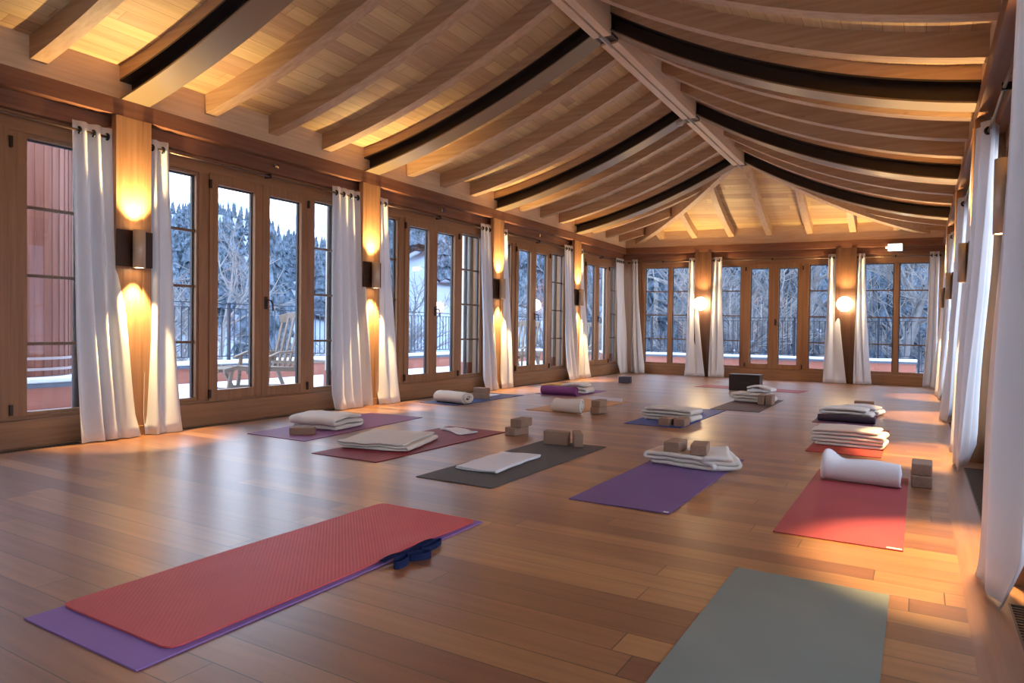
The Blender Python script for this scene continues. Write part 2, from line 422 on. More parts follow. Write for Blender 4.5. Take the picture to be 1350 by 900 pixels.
# ------------------------------------------------------------------ ceiling
c = empty('ceiling'); struct(c)
def prof(side,n=14):   # list of (x, zbottom) wall -> ridge
    if side<0: return [(XL+HL*i/n, zl(HL*i/n)) for i in range(n+1)]
    return [(XR-HR*i/n, zr(HR*i/n)) for i in range(n+1)]
def swept(side,y0,y1,dz0,dz1,nm,mat,i0=0.0,i1=1.0,parent=None,xin=0.0,n=14):
    """beam following the swoop between y0..y1, from zb+dz0 to zb+dz1"""
    m=MB(); vs=[]; fs=[]
    for k in range(n+1):
        t=i0+(i1-i0)*k/n
        if side<0: x=XL-.03+(HL-.08+.03)*t; z=zl(x-XL)
        else: x=XR+.03-(HR-.08+.03)*t; z=zr(XR-x)
        vs += [(x,y0,z+dz0),(x,y1,z+dz0),(x,y1,z+dz1),(x,y0,z+dz1)]
    for k in range(n):
        for j in range(4): fs.append((k*4+j,k*4+(j+1)%4,(k+1)*4+(j+1)%4,(k+1)*4+j))
    fs += [(3,2,1,0),tuple(n*4+j for j in range(4))]
    m.add(vs,fs); return m.build(nm,mat,parent or c)
for s in (-1,1):
    for y in NODES:
        e=empty('steel_beam',(0,0,0)); e.parent=c
        swept(s,y-.13,y+.13,0,.016,'flange',M['flange'],parent=e)
        swept(s,y-.02,y+.02,.016,.185,'web',M['steel'],parent=e)
        swept(s,y-.13,y+.13,.17,.187,'top_flange',M['steel'],parent=e)
        swept(s,y-.13,y+.13,.187,.31,'packing_timber',M['pineX'],parent=e)
    ys=[]
    for i in range(4):
        for k in (1,2,3): ys.append(NODES[i]+(NODES[i+1]-NODES[i])*k/4)
    ys += [NODES[0]-.79*k for k in (1,2,3)]
    for y in ys: swept(s,y-.065,y+.065,.115,.31,'rafter',M['pineX'])
    # jack rafters in the hip
    for k in (1,2,3):
        y=NODES[4]+.79*k; tt=1-(y-NODES[4])/(YEND-NODES[4])
        swept(s,y-.055,y+.055,.115,.31,'rafter',M['pineX'],0,max(.03,tt+(.025 if s<0 else .0)),n=8)
# deck
for s in (-1,1):
    P=prof(s,16); m=MB(); vs=[];fs=[]
    for i,(x,z) in enumerate(P):
        u=i/16
        yy=NODES[4]+(YEND+ (.30 if s<0 else -.05)-NODES[4])*(1-u)
        if i==0: x = x+ s*.05
        for y in (YN,NODES[4],yy): vs += [(x,y,z+.30),(x,y,z+.40)]
    for i in range(16):
        a=i*6;b_=(i+1)*6
        for q in (0,2):
            fs += [(a+q,b_+q,b_+q+2,a+q+2),(a+q+1,a+q+3,b_+q+3,b_+q+1)]
        fs += [(a,a+1,b_+1,b_),(a+4,b_+4,b_+5,a+5)]
    m.add(vs,fs); m.build('deck_boards',M['deck'],c)
# hip end
def hip(a,s):      # a -1..1 left..right, s 0 wall .. 1 apex
    t=(a+1)/2; g = zl(s*HL)*(1-t)+zr(s*HR)*t
    x0=XL+(XR-XL)*t; x=x0+(XC-x0)*s
    yw=YEND+.22-.42*t; y=yw+(NODES[4]-yw)*s
    return (x,y,g)
m=MB(); n=16; vs=[];fs=[]
for i in range(n+1):
    for j in range(n+1):
        p=hip(-1+2*j/n,i/n*.995); vs.append((p[0],p[1],p[2]+.30))
for i in range(n):
    for j in range(n): fs.append((i*(n+1)+j,i*(n+1)+j+1,(i+1)*(n+1)+j+1,(i+1)*(n+1)+j))
k0=len(vs); vs += [(v[0],v[1]+.02,v[2]+.1) for v in vs]; fs += [tuple(q+k0 for q in f_)[::-1] for f_ in fs]
m.add(vs,fs); m.build('hip_deck',M['deckX'],c)
def hipbar(a,s1,w_,dz0,dz1,nm):
    nn=12; vs=[];fs=[]
    for k in range(nn+1):
        s=s1*k/nn; 
        # constant x for jack rafters
        t0=(a+1)/2; x0=XL+(XR-XL)*t0
        if abs(a)<1:
            # find a' so that x stays x0 at this s
            tt=(x0-XC*s)/(1-s) if s<1 else XC
            aa=((tt-XL)/(XR-XL))*2-1; p=hip(aa,s)
        else: p=hip(a,s)
        if abs(a)<1: dx,dy=w_/2,0
        else: dx,dy=(w_/2*.7,w_/2*.7*(1 if a<0 else -1))
        vs += [(p[0]-dx,p[1]-dy,p[2]+dz0),(p[0]+dx,p[1]+dy,p[2]+dz0),(p[0]+dx,p[1]+dy,p[2]+dz1),(p[0]-dx,p[1]-dy,p[2]+dz1)]
    for k in range(nn):
        for j in range(4): fs.append((k*4+j,k*4+(j+1)%4,(k+1)*4+(j+1)%4,(k+1)*4+j))
    fs += [(3,2,1,0),tuple(nn*4+j for j in range(4))]
    MB().add(vs,fs).build(nm,M['frameHip'],c)
M['frameHip']=wood('pine_hip',(.60,.40,.23),(.46,.29,.15),1,1.0,.5,knots=.4)
hipbar(-1,.985,.13,.03,.31,'hip_rafter'); hipbar(1,.985,.13,.03,.31,'hip_rafter')
for x in (-5.3,-4.50,-3.66,-2.84,-2.02,-1.2,-.42):
    a=((x-XL)/(XR-XL))*2-1
    s1 = (x-XL)/HL if x<XC else (XR-x)/HR
    hipbar(a,min(.93,s1-.02),.12,.115,.31,'rafter')
# ridge beam: twin timbers with a dark slot between, broken at each steel node
RY=[YN]+NODES
zb=4.10
for i in range(len(RY)-1):
    a,b_=RY[i]+(.10 if i else 0),RY[i+1]-.10
    for dx in (-.10,.012):
        MB().box(XC+dx,XC+dx+.088,a,b_,zb,zb+.4).build('ridge_beam',M['pineY'],c,bevel=.003)
    MB().box(XC-.012,XC+.012,a,b_,zb+.03,zb+.4).build('ridge_slot',M['slot'],c)
for y in NODES:
    MB().box(XC-.10,XC+.10,y-.10,y+.10,zb+.02,zb+.4).build('node_plate',M['steel'],c,bevel=.004)
    MB().box(XC-.01,XC+.01,y-.16,y+.16,zb-.03,zb+.03).build('node_fin',M['alu'],c)

# ------------------------------------------------------------------ wall lamps
ORD=['nearest','second','third','fourth','fifth']
def spot(parent,loc,down,power,size,blend=.5,col=(1,.69,.31),rad=.03):
    l=bpy.data.lights.new('lamp','SPOT'); l.energy=power; l.spot_size=math.radians(size); l.spot_blend=blend; l.color=col; l.shadow_soft_size=rad
    o=bpy.data.objects.new('bulb',l); COL.objects.link(o); o.parent=parent
    o.location=Vector(loc)-world_loc(parent); o.rotation_euler=(0 if down else PI,0,0)
    return o
SP_UP, SP_DN = 165, 210
def sconce(F,label,group,dd=-.095,rr=1.0,pw=1.0):
    r=empty('wall_lamp',F((0,-.02,1.71)))
    tag(r,label,'lamp',group)
    m=MB(F); m.box(-.165,.165,-.035,-.002 if False else -.013,1.55,1.88); m.build('back_plate',M['bronze'],r,bevel=.004)
    # tube
    m=MB()
    ctr=F((0,dd,1.54)); top=F((0,dd,1.88)); h=top[2]-ctr[2]; a_=.046*rr; b__=.052*rr
    m.lathe([(a_,.012),(a_,0),(b__,0),(b__,h),(a_,h),(a_,h-.012)],ctr,20); m.build('tube',M['alu'],r,smooth=True)
    m=MB(F); m.box(-.02,.02,dd+.04,-.035,1.60,1.82); m.build('bracket',M['bronze'],r)
    for q in (.004,h-.008): MB().lathe([(0,q),(a_,q),(a_,q+.004),(0,q+.004)],ctr,20).build('lens',M['glow'],r)
    spot(r,(top[0],top[1],top[2]+.01),False,SP_UP,96,.9); spot(r,(ctr[0],ctr[1],ctr[2]-.01),True,SP_DN*pw,65)
    return r
for i,p in enumerate(POSTS[1:]):
    sconce(mapL(p),'up-and-down tube wall lamp on the %s post of the left wall'%ORD[i],'wall lamps on the left posts')
    sconce(mapR(p),'up-and-down tube wall lamp on the %s post of the right wall'%ORD[i],'wall lamps on the right posts',-.062,.68,1.35 if i<2 else 1.0)
# far wall lamps: the glare around each is put into the globe's shape
for i,p in enumerate(FP):
    F=mapF(p); q=F((0,-.19,1.69))
    r=empty('glare_globe_lamp',q); tag(r,'lamp with its glare as a globe on the %s dark post of the far wall'%('left' if i==0 else 'right'),'lamp','globe lamps on the far wall')
    m=MB(); m.lathe([(.15*math.sin(PI*k/16),-.15*math.cos(PI*k/16)) for k in range(17)],q,28); m.build('globe',M['globe'],r,smooth=True)
    m=MB(F); m.box(-.03,.03,-.05,-.012,1.62,1.76); m.build('mount',M['bronze'],r,bevel=.003)
    spot(r,(q[0],q[1],q[2]+.165),False,110,110,.9)
M['globe'].node_tree.nodes['Principled BSDF'].inputs['Emission Strength'].default_value=26

# exit sign
F=mapF(-.44)
r=empty('exit_sign',F((0,-.05,2.83))); tag(r,'lit white emergency exit sign box on the far lintel above the right window','exit sign')
MB(F).box(-.13,.13,-.07,-.001,2.80,2.95).build('housing',M['grey'],r,bevel=.004)
MB(F).box(-.12,.12,-.078,-.071,2.795,2.935).build('face',M['exit'],r)
g=MB(F); g.box(.0,.045,-.0815,-.0785,2.835,2.85); g.add([(.045,-.0815,2.825),(.07,-.0815,2.8425),(.045,-.0815,2.86),(.045,-.0785,2.825),(.07,-.0785,2.8425),(.045,-.0785,2.86)],[(0,1,2),(5,4,3),(0,3,4,1),(1,4,5,2),(2,5,3,0)])
g.build('arrow',M['exitgreen'],r)
MB(F).tube([(-.165,-.03,2.87),(-.135,-.03,2.87)],.014,10).build('test_lamp',M['glow'],r)

# small spot fittings on the lintel (header board) centre of each bay
def small_spot(F,label,grp):
    q=F((0,0.12,2.84)); r=empty('spotlight',q); tag(r,label,'spotlight',grp)
    m=MB(F); m.lathe([(0,0),(.022,0),(.022,.008),(0,.008)],(0,0,0)) if False else None
    m.tube([(0,.118,2.84),(0,.085,2.84)],.006,8); m.tube([(0,.118,2.84),(0,.112,2.84)],.022,14); m.build('base',M['chrome'],r)
    m=MB(F); m.tube([(.012,.09,2.852),(-.014,.065,2.82)],[.012,.02],12); m.build('head',M['chrome'],r)
for i,cc in enumerate(BAYC[1:]):
    small_spot(mapL(cc+.12),'tiny chrome spotlight above the %s pair of glass doors on the left'%['nearest','middle','farthest'][i],'tiny chrome spotlights on the left')
small_spot(mapR(BAYC[1]-.9),'tiny chrome spotlight on the dark board at top right beside the near curtain','tiny chrome spotlights on the right')
small_spot(mapR(BAYC[2]-.9),'tiny chrome spotlight on the dark board above the second right window bay','tiny chrome spotlights on the right')
r=empty('ceiling_projector',(XC-.16,NODES[3],4.10)); tag(r,'small pale round fitting under the ridge at the middle steel joint','light fitting')
MB().lathe([(0,0),(.045,0),(.045,.07),(.02,.09),(0,.09)],(XC-.16,NODES[3]-.02,4.05),16).build('body',M['alu'],r,smooth=True)
MB().tube([(XC-.16,NODES[3]-.02,4.14),(XC-.09,NODES[3],4.16)],.008,8).build('arm',M['alu'],r)

# ------------------------------------------------------------------ curtains and rods
def rod(F,s0,s1,label,zr_=2.695,d=.06,name='curtain_rod'):
    a=F((s0,d,zr_)); b_=F((s1,d,zr_)); mid=F(((s0+s1)/2,d,zr_))
    r=empty(name,mid); tag(r,label,'curtain rod','curtain rods')
    MB().tube([a,b_],.011,10).build('pole',M['bronze_l'],r,smooth=True)
    for e,sg in ((s0,-1),(s1,1)):
        MB(F).tube([(e,d,zr_),(e+sg*.008,d,zr_),(e+sg*.035,d,zr_)],[.011,.024,.02],12).build('finial',M['black'],r)
    MB(F).box((s0+s1)/2-.012,(s0+s1)/2+.012,d-.014,.13,zr_-.018,zr_+.03).build('bracket',M['black'],r)
M['bronze_l']=plain('rod_bronze',(.17,.11,.08),.35,.7)
def curtain(F,t0,t1,b0,b1,label,grp,ztop=2.775,seed=0,dtop=.06,dbot=-.065,npl=None,amp=.045,grom=True,at=.022):
    R=random.Random(seed)
    wtop=t1-t0; npl=npl or max(2,round(abs(wtop)/.115))
    nu=npl*14; nv=30; vs=[];fs=[]
    ph=R.random()*6; k1=R.uniform(.6,1.4); k2=R.random()*6
    for j in range(nv+1):
        v=j/nv; e=v**1.7
        a0=t0+(b0-t0)*e; a1=t1+(b1-t1)*e
        z=ztop+( .006-ztop)*v
        for i in range(nu+1):
            u=i/nu
            s=a0+(a1-a0)*u
            am=at+(amp)*v
            w1=math.sin(2*PI*npl*u*(1-.0*v)+ph*0+v*1.2*math.sin(k2+3*u))
            fold=w1*am*(.75+.35*math.sin(k1*5*u+k2))
            lo=noise.noise(Vector((u*3+seed*3.1,v*2.2,seed)))*.05*v
            d=dtop+(dbot-dtop)*(v**1.3)+fold+lo
            if v>.93: d-= (v-.93)*.5*(1+w1)*.8
            s+= .012*math.cos(2*PI*npl*u)*(.4+v) + noise.noise(Vector((u*2.3,v*1.7+seed,5)))*.03*v
            zz=z
            if j==nv: zz=.008+.02*max(0,noise.noise(Vector((u*6,seed,1))))
            vs.append((s,d,zz))
    for j in range(nv):
        for i in range(nu): fs.append((j*(nu+1)+i,j*(nu+1)+i+1,(j+1)*(nu+1)+i+1,(j+1)*(nu+1)+i))
    base=F(((b0+b1)/2,dbot,0))
    r=empty('curtain',base); tag(r,label,'curtain',grp)
    m=MB(F).add(vs,fs); o=m.build('cloth',M['curtain'],r,smooth=True)
    sm=o.modifiers.new('thick','SOLIDIFY'); sm.thickness=.003; sm.offset=0
    if grom:
        n=max(2,npl)
        for k in range(n):
            u=(k+.5)/n; s=t0+(t1-t0)*u
            # short ring where the rod passes
            g=MB(F); 
            pts=[]
            for q in range(13):
                a=2*PI*q/12; pts.append((s,dtop+.026*math.cos(a),2.695+.026*math.sin(a)))
            g.tube(pts,.011,6,caps=False); g.build('grommet',M['black'],r,smooth=True)
    return r
sd=3
# left wall: pairs beside each post, measured
LC=[((3.10,3.455),(3.08,3.60)),((3.76,3.97),(3.655,4.00)),
    ((6.12,6.62),(6.07,6.66)),((6.92,7.14),(6.84,7.24)),
    ((9.44,9.76),(9.42,9.86)),((10.05,10.28),(9.92,10.25)),
    ((12.55,12.92),(12.5,13.02)),((13.20,13.42),(13.1,13.5))]
for k,((a,b_),(c0,c1)) in enumerate(LC):
    i=k//2; side='near' if k%2==0 else 'far'
    curtain(mapL(0),a,b_,c0,c1,'white linen curtain hanging on the %s side of the %s post on the left wall'%(side,ORD[i]),'curtains on the left wall',seed=k+1)
    curtain(mapR(0),a,b_,c0,c1,'white linen curtain hanging on the %s side of the %s post on the right wall'%(side,ORD[i]),'curtains on the right wall',seed=k+31,dbot=-.05 if k else -.08,dtop=.06 if k else -.01,at=.068,amp=.0,npl=max(1,round((b_-a)/.16)))
curtain(mapL(0),15.32,15.78,15.25,15.75,'white linen curtain at the far end of the left wall, in the corner','curtains on the left wall',seed=21)
curtain(mapR(0),15.05,15.35,15.0,15.35,'white linen curtain at the far end of the right wall, in the corner','curtains on the right wall',seed=22)
curtain(mapF(0),-6.08,-5.93,-6.0,-5.66,'white linen curtain on the far wall in the left corner','curtains on the far wall',seed=23)
curtain(mapF(0),-4.64,-4.46,-4.68,-4.18,'white linen curtain left of the left globe lamp on the far wall','curtains on the far wall',seed=24,dbot=-.09,amp=.015)
curtain(mapF(0),-4.09,-3.87,-4.12,-3.76,'white linen curtain right of the left globe lamp on the far wall','curtains on the far wall',seed=25,dbot=-.09,amp=.015)
curtain(mapF(0),-1.66,-1.50,-1.72,-1.28,'white linen curtain left of the right globe lamp on the far wall','curtains on the far wall',seed=26,dbot=-.09,amp=.015)
curtain(mapF(0),-1.13,-.98,-1.14,-.80,'white linen curtain right of the right globe lamp on the far wall','curtains on the far wall',seed=27,dbot=-.09,amp=.015)
curtain(mapF(0),.14,.30,.06,.28,'white linen curtain on the far wall in the right corner','curtains on the far wall',seed=28)
for i,cc in enumerate(BAYC):
    hl=1.5
    rod(mapL(cc),-1.42 if i else -1.4,1.42,'dark curtain rod over the %s window bay on the left wall'%ORD[i])
    rod(mapR(cc),-1.42,1.42,'dark curtain rod over the %s window bay on the right wall'%ORD[i])
rod(mapL(14.5),-1.3,1.3,'dark curtain rod over the farthest window bay on the left wall')
rod(mapR(14.4),-1.18,1.0,'dark curtain rod over the farthest window bay on the right wall')
rod(mapF(-2.78),-1.33,1.33,'dark curtain rod over the middle window of the far wall')
rod(mapF(-5.28),-.85,.85,'dark curtain rod over the left window of the far wall')
rod(mapF(-.40),-.76,.70,'dark curtain rod over the right window of the far wall')

# ------------------------------------------------------------------ yoga mats
def rmat(name,x0,x1,y0,y1,mat,label,skew=(0,0),th=.005,z=.0005,round_=.0,logo=None,edge=None,lift=None,cat='yoga mat'):
    """flat mat: slightly wavy sheet with thickness, corners rounded by round_"""
    cx,cy=(x0+x1)/2,(y0+y1)/2
    nx,ny=16,40; hw,hl=(x1-x0)/2,(y1-y0)/2
    def pos(i,j,top):
        u=-1+2*i/nx; v=-1+2*j/ny
        x=u*hw; y=v*hl
        if round_:
            rx=max(0,abs(x)-(hw-round_)); ry=max(0,abs(y)-(hl-round_))
            if rx>0 and ry>0:
                d=math.hypot(rx,ry); mx=max(rx,ry)
                x=math.copysign(hw-round_+rx*mx/d,x); y=math.copysign(hl-round_+ry*mx/d,y)
        sk=skew[0]*(y/hl); sy=skew[1]*(x/hw)
        e=max(abs(u),abs(v)); bump=max(0,noise.noise(Vector((x*4+cx*7,y*3,cy))))*.004*max(0,(e-.85)/.15)
        if lift: bump+=lift(x,y)
        return (x+sk,y+sy,z+bump+(th if top else 0))
    vs=[];fs=[]; W=nx+1
    for top in (0,1):
        for j in range(ny+1):
            for i in range(W): vs.append(pos(i,j,top))
    o_=W*(ny+1)
    for j in range(ny):
        for i in range(nx):
            a=j*W+i; fs.append((a,a+W,a+W+1,a+1)); fs.append((o_+a,o_+a+1,o_+a+W+1,o_+a+W))
    for i in range(nx): fs.append((i,i+1,o_+i+1,o_+i)); a=ny*W+i; fs.append((a+1,a,o_+a,o_+a+1))
    for j in range(ny): a=j*W; fs.append((a+W,a,o_+a,o_+a+W)); a=j*W+nx; fs.append((a,a+W,o_+a+W,o_+a))
    o=obj_from(name,vs,fs,mat,None,False); o.location=(cx,cy,0)
    tag(o,label,cat,'yoga mats on the floor')
    if logo:
        lx0,lx1,ly=logo
        l=MB().box(lx0-cx,lx1-cx,ly-cy,ly-cy+.022,z+th-.0003,z+th+.0006).build('maker_strip',M['logo'],None); l.parent=o
        l['label']='thin pale maker strip'
    return o
M['logo']=plain('pale_print',(.75,.72,.74),.6)
red=(.50,.075,.085)
M['m_red']=mat_mat('mat_red_ribbed',(.62,.10,.10),.5,1); M['m_lav']=mat_mat('mat_lavender',(.29,.16,.42),.55)
M['m_ggreen']=mat_mat('mat_grey_green',(.195,.20,.165),.6); M['m_dgrey']=mat_mat('mat_dark_grey',(.085,.085,.085),.6)
M['m_dred']=mat_mat('mat_dark_red',(.22,.02,.035),.5); M['m_mauve']=mat_mat('mat_mauve',(.26,.11,.24),.5)
M['m_blue1']=mat_mat('mat_slate_blue',(.05,.07,.17),.5); M['m_purple']=mat_mat('mat_purple',(.15,.09,.235),.5)
M['m_plum']=mat_mat('mat_plum',(.22,.06,.20),.5); M['m_tan']=mat_mat('mat_tan',(.52,.27,.12),.55)
M['m_blue2']=mat_mat('mat_blue',(.06,.10,.34),.5); M['m_brown']=mat_mat('mat_brown',(.10,.065,.065),.55)
M['m_dpurple']=mat_mat('mat_dark_plum',(.15,.07,.12),.55); M['m_red2']=mat_mat('mat_coral_red',(.40,.065,.055),.5)
M['m_red3']=mat_mat('mat_bright_red',(.36,.065,.075),.5)

rmat('yoga_mat',-2.63,-1.96,1.15,3.01,M['m_lav'],'lavender yoga mat lying beneath the ribbed red mat at front left')
rmat('yoga_mat',-2.64,-1.985,1.27,2.99,M['m_red'],'large ribbed red yoga mat on top of the lavender one at front left',z=.008,th=.006,round_=.04,
     lift=lambda x,y:.012*math.exp(-((x-.31)/.08)**2-((y-.35)/.18)**2))
rmat('yoga_mat',-.66,-.08,1.20,3.03,M['m_ggreen'],'grey-green yoga mat cut off by the bottom edge of the picture')
rmat('yoga_mat',-2.95,-2.335,3.68,5.55,M['m_dgrey'],'dark grey yoga mat with a flat white towel and two blocks')
rmat('yoga_mat',-4.2,-3.51,3.90,5.78,M['m_dred'],'dark red yoga mat with a flat cream blanket and a small towel')
rmat('yoga_mat',-5.55,-4.78,4.27,6.18,M['m_mauve'],'mauve yoga mat near the left window with one brown block',skew=(-.09,0))
rmat('yoga_mat',-5.87,-5.26,7.40,9.21,M['m_blue1'],'slate blue yoga mat by the left windows under a rolled blanket')
rmat('yoga_mat',-5.25,-4.52,9.55,10.75,M['m_plum'],'plum yoga mat partly rolled up, far left of the room')
rmat('yoga_mat',-4.29,-3.58,7.55,9.30,M['m_tan'],'tan yoga mat with a white strap and knotted blanket')
rmat('yoga_mat',-2.78,-2.14,7.09,9.04,M['m_blue2'],'bright blue yoga mat in the middle of the floor')
rmat('yoga_mat',-1.80,-1.18,3.71,5.62,M['m_purple'],'purple yoga mat with a white strip at its near corner',logo=(-1.30,-1.19,3.722))
o=rmat('yoga_mat',-2.9,-2.3,12.0,13.85,M['m_red3'],'bright red yoga mat laid crosswise behind the dark box'); o.rotation_euler=(0,0,PI/2+.12*-1); o.location=(-2.62,12.83,0); o.scale=(1,1.05,1)
o.scale=(1,1,1)
rmat('yoga_mat',-2.36,-1.74,9.1,10.93,M['m_brown'],'dark brown yoga mat touching the blue mat')
rmat('yoga_mat',-1.04,-.42,8.48,10.37,M['m_dpurple'],'dark plum yoga mat with its near end rolled up')
rmat('yoga_mat',-.83,-.25,6.37,8.2,M['m_red2'],'coral red yoga mat, middle one in the right row, under a folded blanket')
rmat('yoga_mat',-.625,-.045,3.68,5.56,M['m_red3'],'red yoga mat at right under a rolled white blanket',logo=(-.115,-.05,3.69))

# ------------------------------------------------------------------ yoga blocks
def block_mat():
    m,nt,b=new_mat('foam_block'); tc=N(nt,'ShaderNodeTexCoord'); nz=N(nt,'ShaderNodeTexNoise'); nz.inputs['Scale'].default_value=90; nz.inputs['Detail'].default_value=3
    L(nt,tc.outputs['Object'],nz.inputs['Vector']); r=N(nt,'ShaderNodeValToRGB')
    r.color_ramp.elements[0].position=.3; r.color_ramp.elements[0].color=(.27,.17,.115,1); r.color_ramp.elements[1].position=.7; r.color_ramp.elements[1].color=(.345,.225,.16,1)
    L(nt,nz.outputs['Fac'],r.inputs['Fac']); L(nt,r.outputs['Color'],b.inputs['Base Color']); b.inputs['Roughness'].default_value=.85
    return m
M['block']=block_mat()
M['block_dark']=plain('dark_block',(.055,.05,.065),.7,bump=.3,bscale=120)
def bmesh_block():
    m=MB().box(-.06,.06,-.115,.115,0,.08); o=m.build('yoga_block',M['block'],None,bevel=.008,seg=3); return o
blk0=None
def block(x,y,z=0,rz=0,label='',tilt=None,mat=None,scale=None):
    global blk0
    if blk0 is None: o=blk0=bmesh_block()
    else:
        o=blk0.copy(); COL.objects.link(o)
    o.location=(x,y,z); o.rotation_euler=(tilt[0] if tilt else 0, tilt[1] if tilt else 0, rz)
    o.scale=scale or (1,1,1)
    if mat:
        o.data=o.data.copy(); o.data.materials[0]=mat
    tag(o,label,'yoga block','yoga blocks'); return o
T=.0055
block(.03,5.39,0,.03,'brown block at the bottom of the stack right of the red mat')
block(.033,5.40,.08,-.01,'brown block on top of the stack right of the red mat')
block(-3.35,5.73,0,-.12,'lower brown block of the skewed pair beside the dark red mat')
block(-3.315,5.755,.08,.02,'upper brown block of the skewed pair beside the dark red mat')
block(-2.745,5.36,T,PI/2-.18,'brown block standing on its long edge on the dark grey mat',tilt=(0,0))
bpy.context.view_layer.update()
o=[q for q in bpy.data.objects if q.name.startswith('yoga_block')][-1]
def standing(x,y,rz,label,th=.08,z=T):
    """block on its long thin edge: 23 long, .12 high, .08 deep"""
    o=blk0.copy(); COL.objects.link(o); o.rotation_mode='XYZ'
    Mx=Matrix.Translation((x,y,z))@Matrix.Rotation(rz,4,'Z')@Matrix.Rotation(PI/2,4,'Y')@Matrix.Translation((-.06,0,-.04))
    o.matrix_world=Mx; tag(o,label,'yoga block','yoga blocks'); return o
bpy.data.objects.remove(o)
standing(-2.755,5.42,PI/2+.14,'brown block standing on its long edge on the dark grey mat')
o=standing(-2.575,5.47,.52,'brown block end-on to the camera on the dark grey mat, right of its neighbour')
block(-5.01,4.54,T,PI/2+.62,'single brown block in front of the blanket on the mauve mat',scale=(1,.98,.85))
block(-5.50,8.36,T,PI/2-.12,'brown block at the bottom of the stack behind the roll on the slate blue mat')
block(-5.50,8.37,T+.08,PI/2-.16,'brown block on top of the stack behind the roll on the slate blue mat')
block(-3.38,7.78,T,-.05,'brown block at the bottom of the stack right of the knotted blanket')
block(-3.385,7.80,T+.08,.02,'brown block on top of the stack right of the knotted blanket')
block(-2.345,7.26,T,-.02,'left brown block in front of the blanket on the bright blue mat')
block(-2.195,7.30,T,.02,'right brown block in front of the blanket on the bright blue mat')
block(-1.90,10.17,T,.0,'left brown block before the blanket on the dark brown mat',scale=(.75,1,1.7))
block(-1.80,10.19,T,.0,'right brown block before the blanket on the dark brown mat',scale=(.75,1,1.7))
block(-.64,10.66,0,PI/2,'brown block on the floor behind the plum mat of the right row',scale=(1,1.05,1.1))
block(-4.95,12.66,0,PI/2-.1,'small charcoal block alone on the floor near the far left corner',mat=M['block_dark'],scale=(1,1.02,1.6))

# dark box at far end
r=empty('storage_box',(-2.56,12.22,0)); tag(r,'low black box standing on the floor in front of the red crosswise mat','box')
M['boxblk']=plain('black_lacquer',(.022,.014,.016),.35); M['rim']=plain('pale_base',(.45,.36,.27),.6)
MB().box(-2.82,-2.31,12.08,12.36,.02,.30).build('body',M['boxblk'],r,bevel=.006)
MB().box(-2.81,-2.32,12.09,12.35,0,.02).build('base_strip',M['rim'],r)
MB().box(-2.64,-2.49,12.074,12.08,.145,.165).build('plate',plain('dull_plate',(.06,.05,.05),.4,.5),r)

# ------------------------------------------------------------------ blankets
def ribbon(path,th,W,mat,name,nW=12,seed=0,wob=.008,taper=None,endfn=None,axis='y',disp=.006):
    """extrude a 2-D path (u,z) of cloth with thickness along width W. local coords: axis 'y' -> u on x, width on y ; 'x' -> u on y, width on x"""
    pts=[Vector((p[0],p[1])) for p in path]; n=len(pts)
    nor=[]
    for i in range(n):
        d=pts[min(i+1,n-1)]-pts[max(i-1,0)]
        d=d.normalized() if d.length>1e-7 else Vector((1,0)); nor.append(Vector((-d.y,d.x)))
    outline=[pts[i]+nor[i]*th/2 for i in range(n)]+[pts[i]-nor[i]*th/2 for i in range(n-1,-1,-1)]
    K=len(outline); vs=[];fs=[]
    for j in range(nW+1):
        w_=-W/2+W*j/nW
        for k,q in enumerate(outline):
            i=k if k<n else 2*n-1-k
            ww=w_+noise.noise(Vector((i*.13,seed,w_*2)))*wob*2*(1 if abs(j-nW/2)>nW/2-1.5 else .3)
            du=noise.noise(Vector((w_*5+seed,i*.05,2)))*wob; dz=noise.noise(Vector((w_*6,q.x*7,seed+9)))*disp
            z=max(.0005,q.y+dz*min(1,q.y/.03)); u=q.x+du
            if endfn: u,ww,z=endfn(u,ww,z)
            vs.append((u,ww,z) if axis=='y' else (ww,u,z))
    for j in range(nW):
        for k in range(K): fs.append((j*K+k,j*K+(k+1)%K,(j+1)*K+(k+1)%K,(j+1)*K+k))
    # end caps as quads strip
    for j in (0,nW):
        for i in range(n-1):
            a=j*K+i; b_=j*K+i+1; c_=j*K+(2*n-1-(i+1)); d_=j*K+(2*n-1-i); fs.append((a,b_,c_,d_))
    return MB().add(vs,fs)
def serp(Lu,nl,pitch,seed=0,step=.03,sag=.0,z0=None,ragged=.02):
    R=random.Random(seed); pts=[]; z=pitch/2 if z0 is None else z0; x0,x1=-Lu/2,Lu/2; dirn=1
    for k in range(nl):
        a,b_=(x0,x1) if dirn>0 else (x1,x0)
        a2=a+(0 if k else R.uniform(0,ragged)); bb=b_-dirn*(R.uniform(0,ragged) if k==nl-1 else 0)
        m=max(4,int(abs(bb-a2)/step))
        for i in range(m+1):
            t=i/m; x=a2+(bb-a2)*t
            pts.append((x,z+sag*math.sin(PI*(x-x0)/(x1-x0))*((k)/max(1,nl-1))))
        if k<nl-1:
            rr=pitch/2
            for q in range(1,6):
                an=-PI/2+PI*q/6; pts.append((b_+dirn*rr*math.cos(an)*1.2,z+rr+rr*math.sin(an)))
        z+=pitch; dirn*=-1
    return pts
def spiral(r0,pitch,turns,tail=0,dirn=1):
    pts=[]; n=int(turns*16)
    for i in range(n+1):
        a=2*PI*turns*i/n; r=max(.004,r0-pitch*turns*(1-i/n)) if True else 0
        pts.append((dirn*r*math.sin(a-2*PI*turns),r0-r*math.cos(a-2*PI*turns)))
    if tail: 
        for i in range(1,8): pts.append((pts[n][0]-dirn*0+ -dirn*tail*i/7*-1,pitch/2))
    return pts
